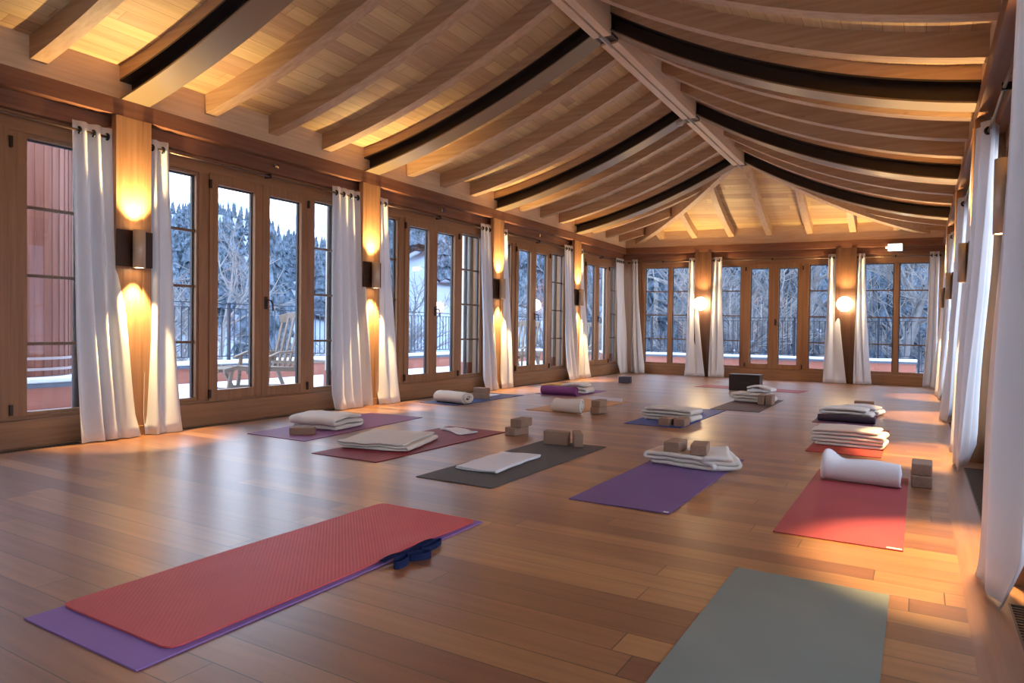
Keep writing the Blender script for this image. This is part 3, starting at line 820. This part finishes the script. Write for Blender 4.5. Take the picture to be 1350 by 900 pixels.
def place(m,name,mat,x,y,z,rz,label,cat='blanket',group='folded blankets on the mats',lift=True,parts=None,sub=True):
    o=m.build(name,mat,None,smooth=True); o.location=(x,y,z); o.rotation_euler=(0,0,rz)
    if sub:
        s=o.modifiers.new('sub','SUBSURF'); s.levels=1; s.render_levels=1
    tag(o,label,cat,group); return o
# right row
place(ribbon(serp(.54,5,.030,1,sag=.012),.026,.42,M['blanket'],'b',seed=1),'blanket',M['blanket'],-.53,6.97,T,-.05,'thick cream blanket folded in layers on the coral red mat, middle of the right row')
place(ribbon(serp(.50,3,.036,2,sag=.015),.03,.34,M['blanket'],'b',seed=2),'blanket',M['blanket'],-.72,8.98,T+.03,-.05,'cream folded blanket on the dark plum mat, the nearer of two')
place(ribbon(serp(.44,3,.03,3,sag=.03),.025,.32,M['towelw'],'b',seed=3),'blanket',M['towelw'],-.62,9.75,T,-.2,'lilac-white folded blanket on the dark plum mat, the farther of two')
def knob(u,w_,z):
    # left end swells into a loose rounded knot
    t=min(1,max(0,(-w_-.10)/.12)); t=t*t*(3-2*t); e=max(0,(-w_-.20)/.05)
    k=(1+.40*t)*(1-.35*e*e); lump=noise.noise(Vector((u*14,w_*14,z*14)))*.022*t
    return (u*k+lump,w_+e*.01,max(.001,z*(1+.42*t)*(1-.22*e*e)+lump))
place(ribbon(spiral(.080,.024,3),.024,.50,M['towelw'],'b',nW=24,seed=4,axis='x',endfn=knob,disp=.012,wob=.012),'blanket',M['towelw'],-.33,5.21,T,-.07,'white blanket rolled up across the red mat at right','blanket')
# purple mat
o=place(ribbon(serp(.50,3,.033,5,sag=.0,ragged=.03),.028,.36,M['blanket'],'b',seed=5,wob=.02,disp=.014),'blanket',M['blanket'],-1.52,5.20,T,-.10,'crumpled cream blanket folded on the purple mat under two blocks')
m=ribbon(serp(.20,3,.036,6),.03,.34,M['blanket'],'b',seed=6,wob=.02,disp=.02)
fl=m.build('turned_corner',M['blanket'],None,smooth=True); fl.parent=o; fl.location=(.25,.02,.015); fl.rotation_euler=(.06,-.10,.5)
block(-1.60,5.17,T+.098,.0,'left brown block lying on the cream blanket of the purple mat')
block(-1.405,5.15,T+.098,.16,'right brown block lying on the cream blanket of the purple mat')
# blue mat
place(ribbon(serp(.54,4,.036,7,sag=.006),.03,.36,M['blanket'],'b',seed=7,disp=.01),'blanket',M['blanket'],-2.44,7.72,T,-.1,'cream blanket folded in thick layers on the bright blue mat')
# brown mat
place(ribbon(serp(.50,3,.045,8),.038,.36,M['blanket'],'b',seed=8,disp=.01),'blanket',M['blanket'],-2.08,10.48,T,-.1,'cream folded blanket on the dark brown mat, lower of two')
place(ribbon(serp(.34,2,.034,9,sag=.03),.028,.26,M['towelw'],'b',seed=9,disp=.02),'blanket',M['towelw'],-2.0,10.52,T+.145,-.15,'white crumpled blanket on top of the cream one on the brown mat')
# tan mat
place(ribbon(spiral(.085,.028,2.6),.026,.40,M['blanket'],'b',nW=16,seed=10,axis='x',disp=.02,wob=.02,endfn=lambda u,w_,z:(u*(1+.5*max(0,w_-.05)),w_,z*(1+.6*max(0,w_-.05)))),'blanket',M['blanket'],-3.72,7.62,T,-.12,'cream blanket bundled into a loose roll on the tan mat')
# slate blue mat
def flat(u,w_,z): return (u*1.25,w_,z*.8)
place(ribbon(spiral(.10,.03,2.8),.028,.56,M['blanket'],'b',nW=14,seed=11,axis='x',disp=.012,endfn=flat),'blanket',M['blanket'],-5.50,7.66,T,-.14,'peach-cream blanket rolled up on the slate blue mat by the windows')
# plum mat
place(ribbon(spiral(.07,.018,3.2),.016,.60,M['m_plum'],'b',nW=10,seed=12,axis='x',disp=.002,wob=.002),'mat_roll',M['m_plum'],-4.86,9.62,T,.09,'rolled near end of the plum yoga mat, far left','yoga mat roll','rolled mat ends')
place(ribbon(serp(.34,3,.045,13,sag=.02),.038,.30,M['orange_bl'],'b',seed=13),'blanket',M['orange_bl'],-5.12,10.0,T,.05,'orange folded blanket behind the rolled plum mat')
place(ribbon(serp(.36,3,.05,14,sag=.03),.04,.32,M['blanket'],'b',seed=14),'blanket',M['blanket'],-4.75,10.08,T,.0,'cream folded blanket behind the rolled plum mat')
# dark plum rolled edge
place(ribbon(spiral(.042,.014,2.4),.012,.60,M['navy'],'b',nW=10,seed=15,axis='x',disp=.002,wob=.002),'mat_roll',M['m_dp_roll'] if 'm_dp_roll' in M else plain('mat_near_black',(.03,.018,.035),.55),-.70,8.66,T,-.02,'near-black rolled end of the dark plum mat in the right row','yoga mat roll','rolled mat ends')
# mauve mat
place(ribbon(serp(.42,3,.045,16,sag=.012),.04,.56,M['blanket'],'b',nW=14,seed=16,axis='x',disp=.012),'blanket',M['blanket'],-5.18,5.02,T,.12,'plump white blanket folded on the mauve mat by the left windows')
# dark red mat: flat folded blanket
place(ribbon(serp(.60,3,.024,17,sag=.0),.021,.72,M['blanket'],'b',nW=14,seed=17,disp=.01,wob=.02),'blanket',M['blanket'],-3.98,4.60,T,.28,'cream blanket folded flat across the near half of the dark red mat')
place(ribbon(serp(.42,1,.018,18),.016,.22,M['towelw'],'b',nW=8,seed=18,disp=.02,wob=.03),'towel',M['towelw'],-3.88,5.52,T,-.32,'small white towel spread on the far half of the dark red mat','towel','towels')
# dark grey mat towel
place(ribbon(serp(.36,2,.012,19),.011,.74,M['towelw'],'b',nW=18,seed=19,disp=.01,wob=.02),'towel',M['towelw'],-2.74,4.40,T,.06,'flat white towel laid on the dark grey mat','towel','towels')

# straps
def strap(name,pts,wid,th,mat,label,parent=None,vert=True):
    m=MB(); vs=[];fs=[]; n=len(pts); P=[Vector(p) for p in pts]
    for i,p in enumerate(P):
        d=(P[min(i+1,n-1)]-P[max(i-1,0)]).normalized(); s=Vector((-d.y,d.x,0))
        if s.length<1e-4: s=Vector((1,0,0))
        s.normalize()
        up=Vector((0,0,1)) if vert else s; q=s if vert else Vector((0,0,1))
        c=p+(Vector((0,0,wid/2)) if vert else Vector((0,0,0)))
        vs += [c-up*wid/2-q*th/2,c+up*wid/2-q*th/2,c+up*wid/2+q*th/2,c-up*wid/2+q*th/2]
    for i in range(n-1):
        for k in range(4): fs.append((i*4+k,i*4+(k+1)%4,(i+1)*4+(k+1)%4,(i+1)*4+k))
    fs += [(3,2,1,0),tuple((n-1)*4+k for k in range(4))]
    m.add(vs,fs); o=m.build(name,mat,parent,smooth=False); return o
def loop(cx,cy,rx,ry,rot,n=20,a0=0,a1=2*PI,z=.001):
    return [(cx+rx*math.cos(a)*math.cos(rot)-ry*math.sin(a)*math.sin(rot),cy+rx*math.cos(a)*math.sin(rot)+ry*math.sin(a)*math.cos(rot),z) for a in [a0+(a1-a0)*k/n for k in range(n+1)]]
r=empty('yoga_strap',(-1.93,2.40,0)); tag(r,'dark navy yoga strap in loops, tucked at the edge of the front red mat','yoga strap','yoga straps')
strap('loop',loop(-1.895,2.27,.022,.055,.25),.034,.003,M['navy'],'',r)
strap('loop',loop(-1.885,2.38,.026,.055,-.5),.03,.003,M['navy'],'',r)
strap('loop',loop(-1.925,2.52,.018,.085,.12),.026,.003,M['navy'],'',r)
strap('tail',[(-1.96,2.22+.04*k,.02+.006*math.sin(k)) for k in range(10)],.03,.003,M['navy'],'',r,vert=False)
o=strap('yoga_strap',[(-4.13+.05*k,9.22-.004*k,.008) for k in range(11)],.05,.012,M['whitestrap'],''); tag(o,'white yoga strap lying across the far end of the tan mat','yoga strap','yoga straps')
o=strap('yoga_strap',loop(-3.93,7.93,.13,.22,.3,16,.5,PI+.6,T),.05,.004,M['greystrap'],''); tag(o,'grey yoga strap looped behind the bundled blanket on the tan mat','yoga strap','yoga straps')
place(ribbon(serp(.22,1,.012,20),.011,.5,M['towelw'],'b',nW=8,seed=20,disp=.01),'towel',M['towelw'],-5.64,8.75,T,.1,'small white cloth at the far end of the slate blue mat','towel','towels')

# ------------------------------------------------------------------ outside: terrace
SNOW=plain('snow',(.80,.85,.93),.7,bump=.2,bscale=3)
BRICK=plain('terracotta_cladding',(.42,.15,.10),.7,var=.25,bscale=2.5)
COPE=plain('grey_coping',(.10,.12,.16),.5)
CREAM=plain('cream_render',(.72,.67,.55),.8)
RAIL=plain('railing_iron',(.035,.045,.07),.5,.4)
t=empty('terrace'); struct(t)
MB().box(-10.2,-6.66,-4,19.6,-.4,.08).box(-6.66,3.5,16.25,19.6,-.4,.08).box(.86,3.6,-4,16.25,-.4,.08).build('terrace_snow',SNOW,t)
def parapet(x0,x1,y0,y1,name):
    w_=empty(name); struct(w_)
    MB().box(x0,x1,y0,y1,.08,.32).build('cladding',BRICK,w_)
    MB().box(x0-.03,x1+.03,y0-.03,y1+.03,.32,.365).build('coping',COPE,w_)
    MB().box(x0-.02,x1+.02,y0-.02,y1+.02,.365,.43).build('snow_cap',SNOW,w_,bevel=.02)
parapet(-10.5,-10.2,-4,18.6,'parapet_wall'); parapet(-10.5,-.05,18.6,18.9,'parapet_wall'); parapet(3.4,3.7,-4,18.6,'parapet_wall')
def railing(a,b_,label):
    a=Vector(a); b_=Vector(b_); d=b_-a; Lh=d.length; d.normalize()
    r=empty('railing',a); tag(r,label,'railing','terrace railings')
    m=MB(); m.bar([a+Vector((0,0,.98)),b_+Vector((0,0,.98))],.04,.015); m.bar([a+Vector((0,0,.90)),b_+Vector((0,0,.90))],.02,.012); m.bar([a+Vector((0,0,.07)),b_+Vector((0,0,.07))],.03,.015); m.build('rails',RAIL,r)
    m=MB(); n=int(Lh/.125)
    for i in range(n):
        p=a+d*(.06+i*.125); m.bar([p+Vector((0,0,.07)),p+Vector((0,0,.90))],.014,.014,side=(1,0,0))
    s=m.build('bars',RAIL,r); s['kind']='stuff'
    m=MB()
    for i in range(int(Lh/1.9)+1):
        p=a+d*min(i*1.9,Lh); m.bar([p,p+Vector((0,0,1.0))],.045,.045,side=(1,0,0))
    m.build('posts',RAIL,r)
railing((-10.35,2,.43),(-10.35,18.75,.43),'dark iron railing on the snowy parapet outside the left windows')
railing((-10.35,18.75,.43),(-.08,18.75,.43),'dark iron railing on the snowy parapet beyond the far windows')
railing((.0,18.75,.08),(3.5,18.75,.08),'lower dark iron railing beyond the right end of the far parapet')
# exterior piers with rain pipes beside each left post
for i,p in enumerate(POSTS[1:]+[16.0]):
    pr=empty('exterior_pier',(XL-.55,p,.08)); struct(pr)
    MB().box(XL-.62,XL-.46,p-.19,p+.19,.45,3.4).build('pier_body',CREAM,pr)
    MB().box(XL-.64,XL-.46,p-.20,p+.20,.08,.45).build('pier_base',BRICK,pr)
    MB().tube([(XL-.50,p-.245,.08),(XL-.50,p-.245,3.3)],.032,10).build('rain_pipe',M['bronze'],pr,smooth=True)
for i,p in enumerate(POSTS[1:]):
    pr=empty('exterior_pier',(XR+.55,p,.08)); struct(pr)
    MB().box(XR+.46,XR+.62,p-.19,p+.19,.08,3.2).build('pier_body',CREAM,pr)
# copper clad round turret
COP=wood('copper_boards',(.34,.13,.085),(.20,.07,.05),2,.5,.45)
r=empty('turret',(-9.0,3.78,.3)); tag(r,'round turret clad in reddish copper boards outside the nearest left window','turret')
prof_=[(.61,0),(.61,2.7),(.68,2.74),(.68,2.84),(.64,2.9),(.64,4.6),(0,4.7)]
m=MB(); m.lathe([(0,0)]+prof_,(-9.0,3.78,.436),40); m.build('shell',COP,r,smooth=False)
m=MB()
for k in range(40):
    a=2*PI*k/40; m.bar([(-9.0+.612*math.cos(a),3.78+.612*math.sin(a),.44),(-9.0+.612*math.cos(a),3.78+.612*math.sin(a),3.1)],.012,.012,side=(math.cos(a),math.sin(a),0))
m.build('seams',COP,r)
for k,z in enumerate((.50,.62)):
    MB().lathe([(.60,0),(.635,0),(.635,.03),(.60,.03)],(-9.0,3.78,z),40).build('band',plain('pale_band',(.5,.42,.42),.5,.3) if k==0 else bpy.data.materials['pale_band'],r)
parapet(-9.75,-8.25,2.4,4.6,'planter_wall')
# ------------------------------------------------------------------ terrace furniture
TEAK=wood('weathered_teak',(.27,.21,.16),(.19,.145,.11),1,1.2,.7)
def lounger(label):
    r=empty('steamer_chair',(0,0,0)); tag(r,label,'deck chair','deck chairs on the terrace')
    # local: foot at y=0, back at y=1.6, width x -.3...3, z from ground
    for sx in (-.3,.3):
        m=MB(); m.bar([(sx,.35,.33),(sx,.7,.36),(sx,1.1,.34),(sx,1.5,.30)],.03,.06,side=(1,0,0)); m.build('side_rail',TEAK,r,bevel=.005)
        m=MB(); m.bar([(sx,0,.36),(sx,.2,.40),(sx,.42,.36),(sx,.6,.30)],.03,.055,side=(1,0,0)); m.build('foot_rail',TEAK,r,bevel=.005)
        m=MB(); m.bar([(sx*1.08,.62,.50),(sx*1.08,.85,.58),(sx*1.08,1.1,.59),(sx*1.08,1.38,.56)],.055,.025,side=(1,0,0)); m.build('armrest',TEAK,r,bevel=.006)
        MB().bar([(sx,.05,.0),(sx,.12,.37)],.03,.045,side=(1,0,0)).build('leg',TEAK,r)
        MB().bar([(sx,.62,.02),(sx,.40,.40)],.03,.045,side=(1,0,0)).build('leg',TEAK,r)
        MB().bar([(sx,.66,.0),(sx,.72,.52)],.03,.045,side=(1,0,0)).build('leg',TEAK,r)
        MB().bar([(sx,1.50,.0),(sx,1.22,.57)],.03,.05,side=(1,0,0)).build('leg',TEAK,r)
        MB().bar([(sx,.50,.10),(sx,1.45,.06)],.025,.04,side=(1,0,0)).build('stretcher',TEAK,r)
    for k in range(16):
        y=.05+.082*k; z=.375-.0*k if y<.45 else .385-.05*(y-.45)
        MB().box(-.29,.29,y,y+.05,z,z+.014).build('seat_slat',TEAK,r)
    MB().bar([(-.3,.07,.13),(.3,.07,.13)],.035,.02).build('stretcher',TEAK,r)
    b_=empty('backrest',(0,1.25,.36)); b_.parent=r
    for k,x in enumerate((-.27,-.165,-.055,.055,.165,.27)):
        m=MB(); m.bar([(x,1.26,.36),(x*1.05,1.36,.72),(x*1.08,1.46,1.08)],.042,.022,side=(1,0,0)); m.build('slat',TEAK,b_)
    m=MB(); m.bar([(-.33,1.43,1.05),(-.2,1.475,1.09),(0,1.49,1.105),(.2,1.475,1.09),(.33,1.43,1.05)],.03,.13,side=(0,1,0)); m.build('head_rail',TEAK,b_,bevel=.01)
    MB().bar([(-.3,1.28,.42),(.3,1.28,.42)],.03,.05).build('lower_rail',TEAK,b_)
    return r
l1=lounger('weathered teak steamer chair on the snowy terrace outside the nearest doors'); l1.location=(-7.95,5.62,.08)
l2=copy_tree(l1); l2.location=(-7.9,12.5,.08); l2['label']='weathered teak steamer chair outside the third pair of left doors'
l3=copy_tree(l1); l3.location=(-7.9,16.1,.08); l3['label']='weathered teak steamer chair outside the farthest left doors'
def table(x,y,label):
    r=empty('side_table',(x,y,.08)); tag(r,label,'table','terrace tables')
    MB().box(x-.3,x+.3,y-.3,y+.3,.46,.50).build('tabletop',TEAK,r,bevel=.01)
    MB().box(x-.29,x+.29,y-.29,y+.29,.50,.53).build('snow_cover',SNOW,r,bevel=.015)
    for a in (-1,1):
        for b_ in (-1,1): MB().bar([(x+a*.24,y+b_*.24,.46),(x+a*.27,y+b_*.27,.08)],.05,.05,side=(1,0,0)).build('leg',TEAK,r)
table(-8.15,7.95,'snow-topped teak side table beside the nearest steamer chair')
table(-8.1,15.1,'snow-topped teak side table outside the farthest left doors')

# ------------------------------------------------------------------ landscape
def hprof(az):      # slope of the near hill skyline by azimuth in degrees (from +Y towards -X)
    pts=[(-60,.16),(0,.16),(20,.17),(38,.19),(41,.15),(43.5,.105),(46,.108),(48.6,.116),(53,.148),(57,.142),(60,.155),(75,.17),(100,.16),(180,.1)]
    for (a,h),(b_,g) in zip(pts,pts[1:]):
        if a<=az<=b_: return h+(g-h)*(az-a)/(b_-a)
    return .12
def gz(az,r_):
    if r_<16: return -4.0
    t_=min(1,(r_-16)/190); t_=t_*t_*(3-2*t_)*.55+t_*.45
    x=-r_*math.sin(math.radians(az)); y=r_*math.cos(math.radians(az))
    return -4+(hprof(az)*210+4)*t_+noise.noise(Vector((x*.03,y*.03,0)))*4*t_
vs=[];fs=[]; azs=[-70+2.0*i for i in range(91)]; rs=[6,16,22,30,40,52,66,82,100,120,142,165,188,206,214]
for a in azs:
    for r_ in rs:
        x=-r_*math.sin(math.radians(a)); y=r_*math.cos(math.radians(a)); vs.append((x,y,gz(a,r_)))
W=len(rs)
for i in range(len(azs)-1):
    for j in range(W-1): fs.append((i*W+j,(i+1)*W+j,(i+1)*W+j+1,i*W+j+1))
HILL=plain('snowy_slope',(.22,.27,.36),.9,var=.5,bscale=.05)
g=obj_from('ground',vs,fs,HILL,None,True); struct(g)
# far mountains
def mountain():
    m,nt,b=new_mat('snowy_rock'); geo=N(nt,'ShaderNodeNewGeometry'); nz=N(nt,'ShaderNodeTexNoise'); nz.inputs['Scale'].default_value=.035; nz.inputs['Detail'].default_value=8; nz.inputs['Roughness'].default_value=.7
    L(nt,geo.outputs['Position'],nz.inputs['Vector']); r=N(nt,'ShaderNodeValToRGB'); r.color_ramp.elements[0].position=.42; r.color_ramp.elements[0].color=(.30,.38,.50,1); r.color_ramp.elements[1].position=.53; r.color_ramp.elements[1].color=(.9,.92,.97,1)
    L(nt,nz.outputs['Fac'],r.inputs['Fac']); L(nt,r.outputs['Color'],b.inputs['Base Color']); b.inputs['Roughness'].default_value=.9
    return m
vs=[];fs=[]; W=10
for i in range(60):
    a=25+60*i/59
    pk=.175+.05*math.exp(-((a-58)/3.5)**2)+.035*math.exp(-((a-49)/2.2)**2)+.012*math.sin(a*1.3)+.012*noise.noise(Vector((a*.6,0,0)))
    for j in range(W):
        r_=330+35*j; t_=j/(W-1); hh=(r_*pk)*(t_**1.2)+noise.noise(Vector((a*.35,j*.7,3)))*12*t_*(1-t_*.6)
        vs.append((-r_*math.sin(math.radians(a)),r_*math.cos(math.radians(a)),hh-6))
for i in range(59):
    for j in range(W-1): fs.append((i*W+j,(i+1)*W+j,(i+1)*W+j+1,i*W+j+1))
o=obj_from('mountain',vs,fs,mountain(),None,True); tag(o,'bright snow-covered mountain ridge behind the forested hill','mountain')
# conifers
def conifer_mat():  # blue-grey base colour carries distance haze as well as dusted snow
    m,nt,b=new_mat('haze_tinted_snowy_conifer'); geo=N(nt,'ShaderNodeNewGeometry'); nz=N(nt,'ShaderNodeTexNoise'); nz.inputs['Scale'].default_value=2.6; nz.inputs['Detail'].default_value=8; nz.inputs['Roughness'].default_value=.75
    L(nt,geo.outputs['Position'],nz.inputs['Vector']); r=N(nt,'ShaderNodeValToRGB'); r.color_ramp.elements[0].position=.40; r.color_ramp.elements[0].color=(.025,.042,.055,1); r.color_ramp.elements[1].position=.66; r.color_ramp.elements[1].color=(.20,.27,.37,1)
    L(nt,nz.outputs['Fac'],r.inputs['Fac']); L(nt,r.outputs['Color'],b.inputs['Base Color']); b.inputs['Roughness'].default_value=.95; b.inputs['Specular IOR Level'].default_value=.1
    return m
CON=conifer_mat()
def conifer(vs,fs,x,y,z,h,R,tiers=5,seg=7):
    for t_ in range(tiers):
        z0=z+h*(.12+.80*t_/tiers); z1=z+h*min(1,(.12+.80*t_/tiers)+.34*(1-.25*t_/tiers)); rr=h*.19*(1-t_/tiers*.82)
        k=len(vs); vs.append((x,y,z1)); a0=R.random()*6
        for q in range(seg*2):
            a=a0+PI*q/seg; r_=rr*(1 if q%2 else .55)*R.uniform(.85,1.15); vs.append((x+r_*math.cos(a),y+r_*math.sin(a),z0+(0 if q%2 else h*.03)-R.uniform(0,h*.02)))
        for q in range(seg*2): fs.append((k,k+1+q,k+1+(q+1)%(seg*2)))
R=random.Random(5); vs=[];fs=[]; cnt=0
while cnt<2300:
    a=R.uniform(-30,75); r_=R.uniform(0,1)**.7*165+44
    if 40<a<44 and r_<95: continue
    if 30<a<44 and r_<80 and R.random()<.75: continue
    z=gz(a,r_); h=R.uniform(7,14)*(1 if r_>70 else .8)
    if a>43:
        h=min(h,(hprof(a)+.028)*r_-z)
        if h<3.5: cnt+=1; continue
    conifer(vs,fs,-r_*math.sin(math.radians(a)),r_*math.cos(math.radians(a)),z-.5,h,R,5,5); cnt+=1
o=obj_from('conifer_forest',vs,fs,CON,None,False); tag(o,'snow-dusted conifer forest, blue haze in its colour, covering the hillside outside','forest',kind='stuff')
# near trees, each its own
SNB=plain('snowy_bark',(.20,.20,.21),.9,var=.5,bscale=6); 
def bare_tree(x,y,z,h,seed,label,lean=.0,lev=5):
    R=random.Random(seed); m=MB()
    def grow(p,d,Ln,r_,k):
        pts=[p]; q=p.copy(); dd=d.copy(); n=3
        for i in range(n):
            dd=(dd+Vector((R.uniform(-.2,.2),R.uniform(-.2,.2),R.uniform(-.06,.14)))).normalized(); q=q+dd*Ln/n; pts.append(q.copy())
        m.tube(pts,[r_*(1-.35*i/n) for i in range(n+1)],5 if k>2 else 3,caps=False)
        if k<=0: return
        for b in range(3 if k>1 else 4):
            t_=R.uniform(.3,1); i0=min(n-1,int(t_*n)); bp=pts[i0].lerp(pts[i0+1],t_*n-i0)
            ax=Vector((R.uniform(-1,1),R.uniform(-1,1),R.uniform(-.25,.7))).normalized()
            nd=(dd*.55+ax*.85).normalized(); grow(bp,nd,Ln*R.uniform(.55,.78),r_*.55,k-1)
        grow(pts[-1],dd,Ln*.7,r_*.62,k-1)
    grow(Vector((x,y,z)),Vector((lean,0,1)).normalized(),h*.34,h*.017,lev)
    o=m.build('bare_tree',SNB,None); o.data.transform(Matrix.Translation((-x,-y,-z))); o.location=(x,y,z)
    tag(o,label,'tree','bare trees outside the windows'); return o
TL=[(-9.2,25,'leafless snowy tree outside the left window of the far wall'),(-6.3,24,'leafless snowy tree left of centre beyond the far wall'),(-4.4,22.6,'leafless snowy tree with wide twigs beyond the left door leaf of the far wall'),
    (-2.9,24.5,'leafless snowy tree outside the right door leaf of the far wall'),(-1.3,23.2,'leafless snowy tree behind the right globe lamp'),(.6,24.8,'leafless snowy tree outside the right window of the far wall'),
    (2.4,23.0,'leafless snowy tree at the right end beyond the far wall')]
for i,(x,y,lb) in enumerate(TL): bare_tree(x,y,-4,9.5+(i%3)*1.3,50+i,lb,lean=(-.1,.08,0.05)[i%3])
TL2=[(-17.5,11.0,'leafless frosty tree outside the left half of the nearest doors'),(-19,13.5,'leafless frosty tree behind the nearest steamer chair'),(-17,20.5,'leafless frosty tree outside the second pair of left doors'),(-15.5,26,'leafless frosty tree outside the third pair of left doors')]
for i,(x,y,lb) in enumerate(TL2): bare_tree(x,y,-4,8+(i%2),80+i,lb)
def near_conifer(x,y,z,h,seed,label):
    R=random.Random(seed); vs=[];fs=[]; conifer(vs,fs,0,0,0,h,R,11,10)
    r=empty('conifer',(x,y,z)); tag(r,label,'tree','conifers outside the windows')
    o=obj_from('foliage',vs,fs,CON,None); o.parent=r
    o=MB().tube([(0,0,-.3),(0,0,h*.5)],[h*.02,h*.012],8).build('trunk',SNB,None); o.parent=r
NC=[(-12.5,33,'tall conifer outside the left window of the far wall'),(-8.6,31,'tall conifer beyond the middle window of the far wall, left'),(-5.2,34,'tall conifer beyond the middle window of the far wall, centre'),(-1.6,32,'tall conifer beyond the middle window of the far wall, right'),(1.8,33,'tall conifer outside the right window of the far wall'),(-16,33.5,'tall conifer at the far left corner outside'),(4.6,31,'tall conifer beyond the far right corner'),
    (-24,27,'conifer outside the third left window bay'),(-27,22,'conifer outside the second left window bay')]
for i,(x,y,lb) in enumerate(NC): near_conifer(x,y,-4,13.5-(i%3)*1.2,200+i,lb)

# ------------------------------------------------------------------ light
wd=bpy.data.worlds.new('sky'); sc.world=wd; wd.use_nodes=True; nt=wd.node_tree; bg=nt.nodes['Background']
tc=N(nt,'ShaderNodeTexCoord'); sp=N(nt,'ShaderNodeSeparateXYZ'); L(nt,tc.outputs['Generated'],sp.inputs[0])
rp=N(nt,'ShaderNodeValToRGB'); rp.color_ramp.elements[0].position=0.0; rp.color_ramp.elements[0].color=(.95,.93,.95,1)
rp.color_ramp.elements[1].position=.5; rp.color_ramp.elements[1].color=(.58,.74,1.0,1)
L(nt,sp.outputs['Z'],rp.inputs['Fac']); L(nt,rp.outputs['Color'],bg.inputs['Color']); bg.inputs['Strength'].default_value=3.6

# ------------------------------------------------------------------ camera
cam=bpy.data.cameras.new('cam'); co=bpy.data.objects.new('camera',cam); COL.objects.link(co); sc.camera=co
cam.sensor_width=36; cam.lens=36*900/1350; cam.clip_end=2000; cam.clip_start=.05
Xa=Vector((0.85867761,0.01934635,-0.51215084)); Ya=Vector((0.51237053,-0.00858722,0.85872155)); Za=Vector((0.01221518,-0.99977596,-0.01728615))
# rows: world axes expressed in camera (x right, y down, z forward)
right=Vector((Xa.x,Ya.x,Za.x)); down=Vector((Xa.y,Ya.y,Za.y)); fwd=Vector((Xa.z,Ya.z,Za.z))
Mx=Matrix((( right.x,-down.x,-fwd.x,0),(right.y,-down.y,-fwd.y,0),(right.z,-down.z,-fwd.z,1.02),(0,0,0,1)))
co.matrix_world=Mx
sc.view_settings.view_transform='Standard'; sc.view_settings.look='None'; sc.view_settings.gamma=1; sc.view_settings.use_curve_mapping=False
sc.view_settings.exposure=.62
sc.cycles.max_bounces=8; sc.cycles.transparent_max_bounces=16; sc.cycles.sample_clamp_indirect=4; sc.cycles.use_denoising=True
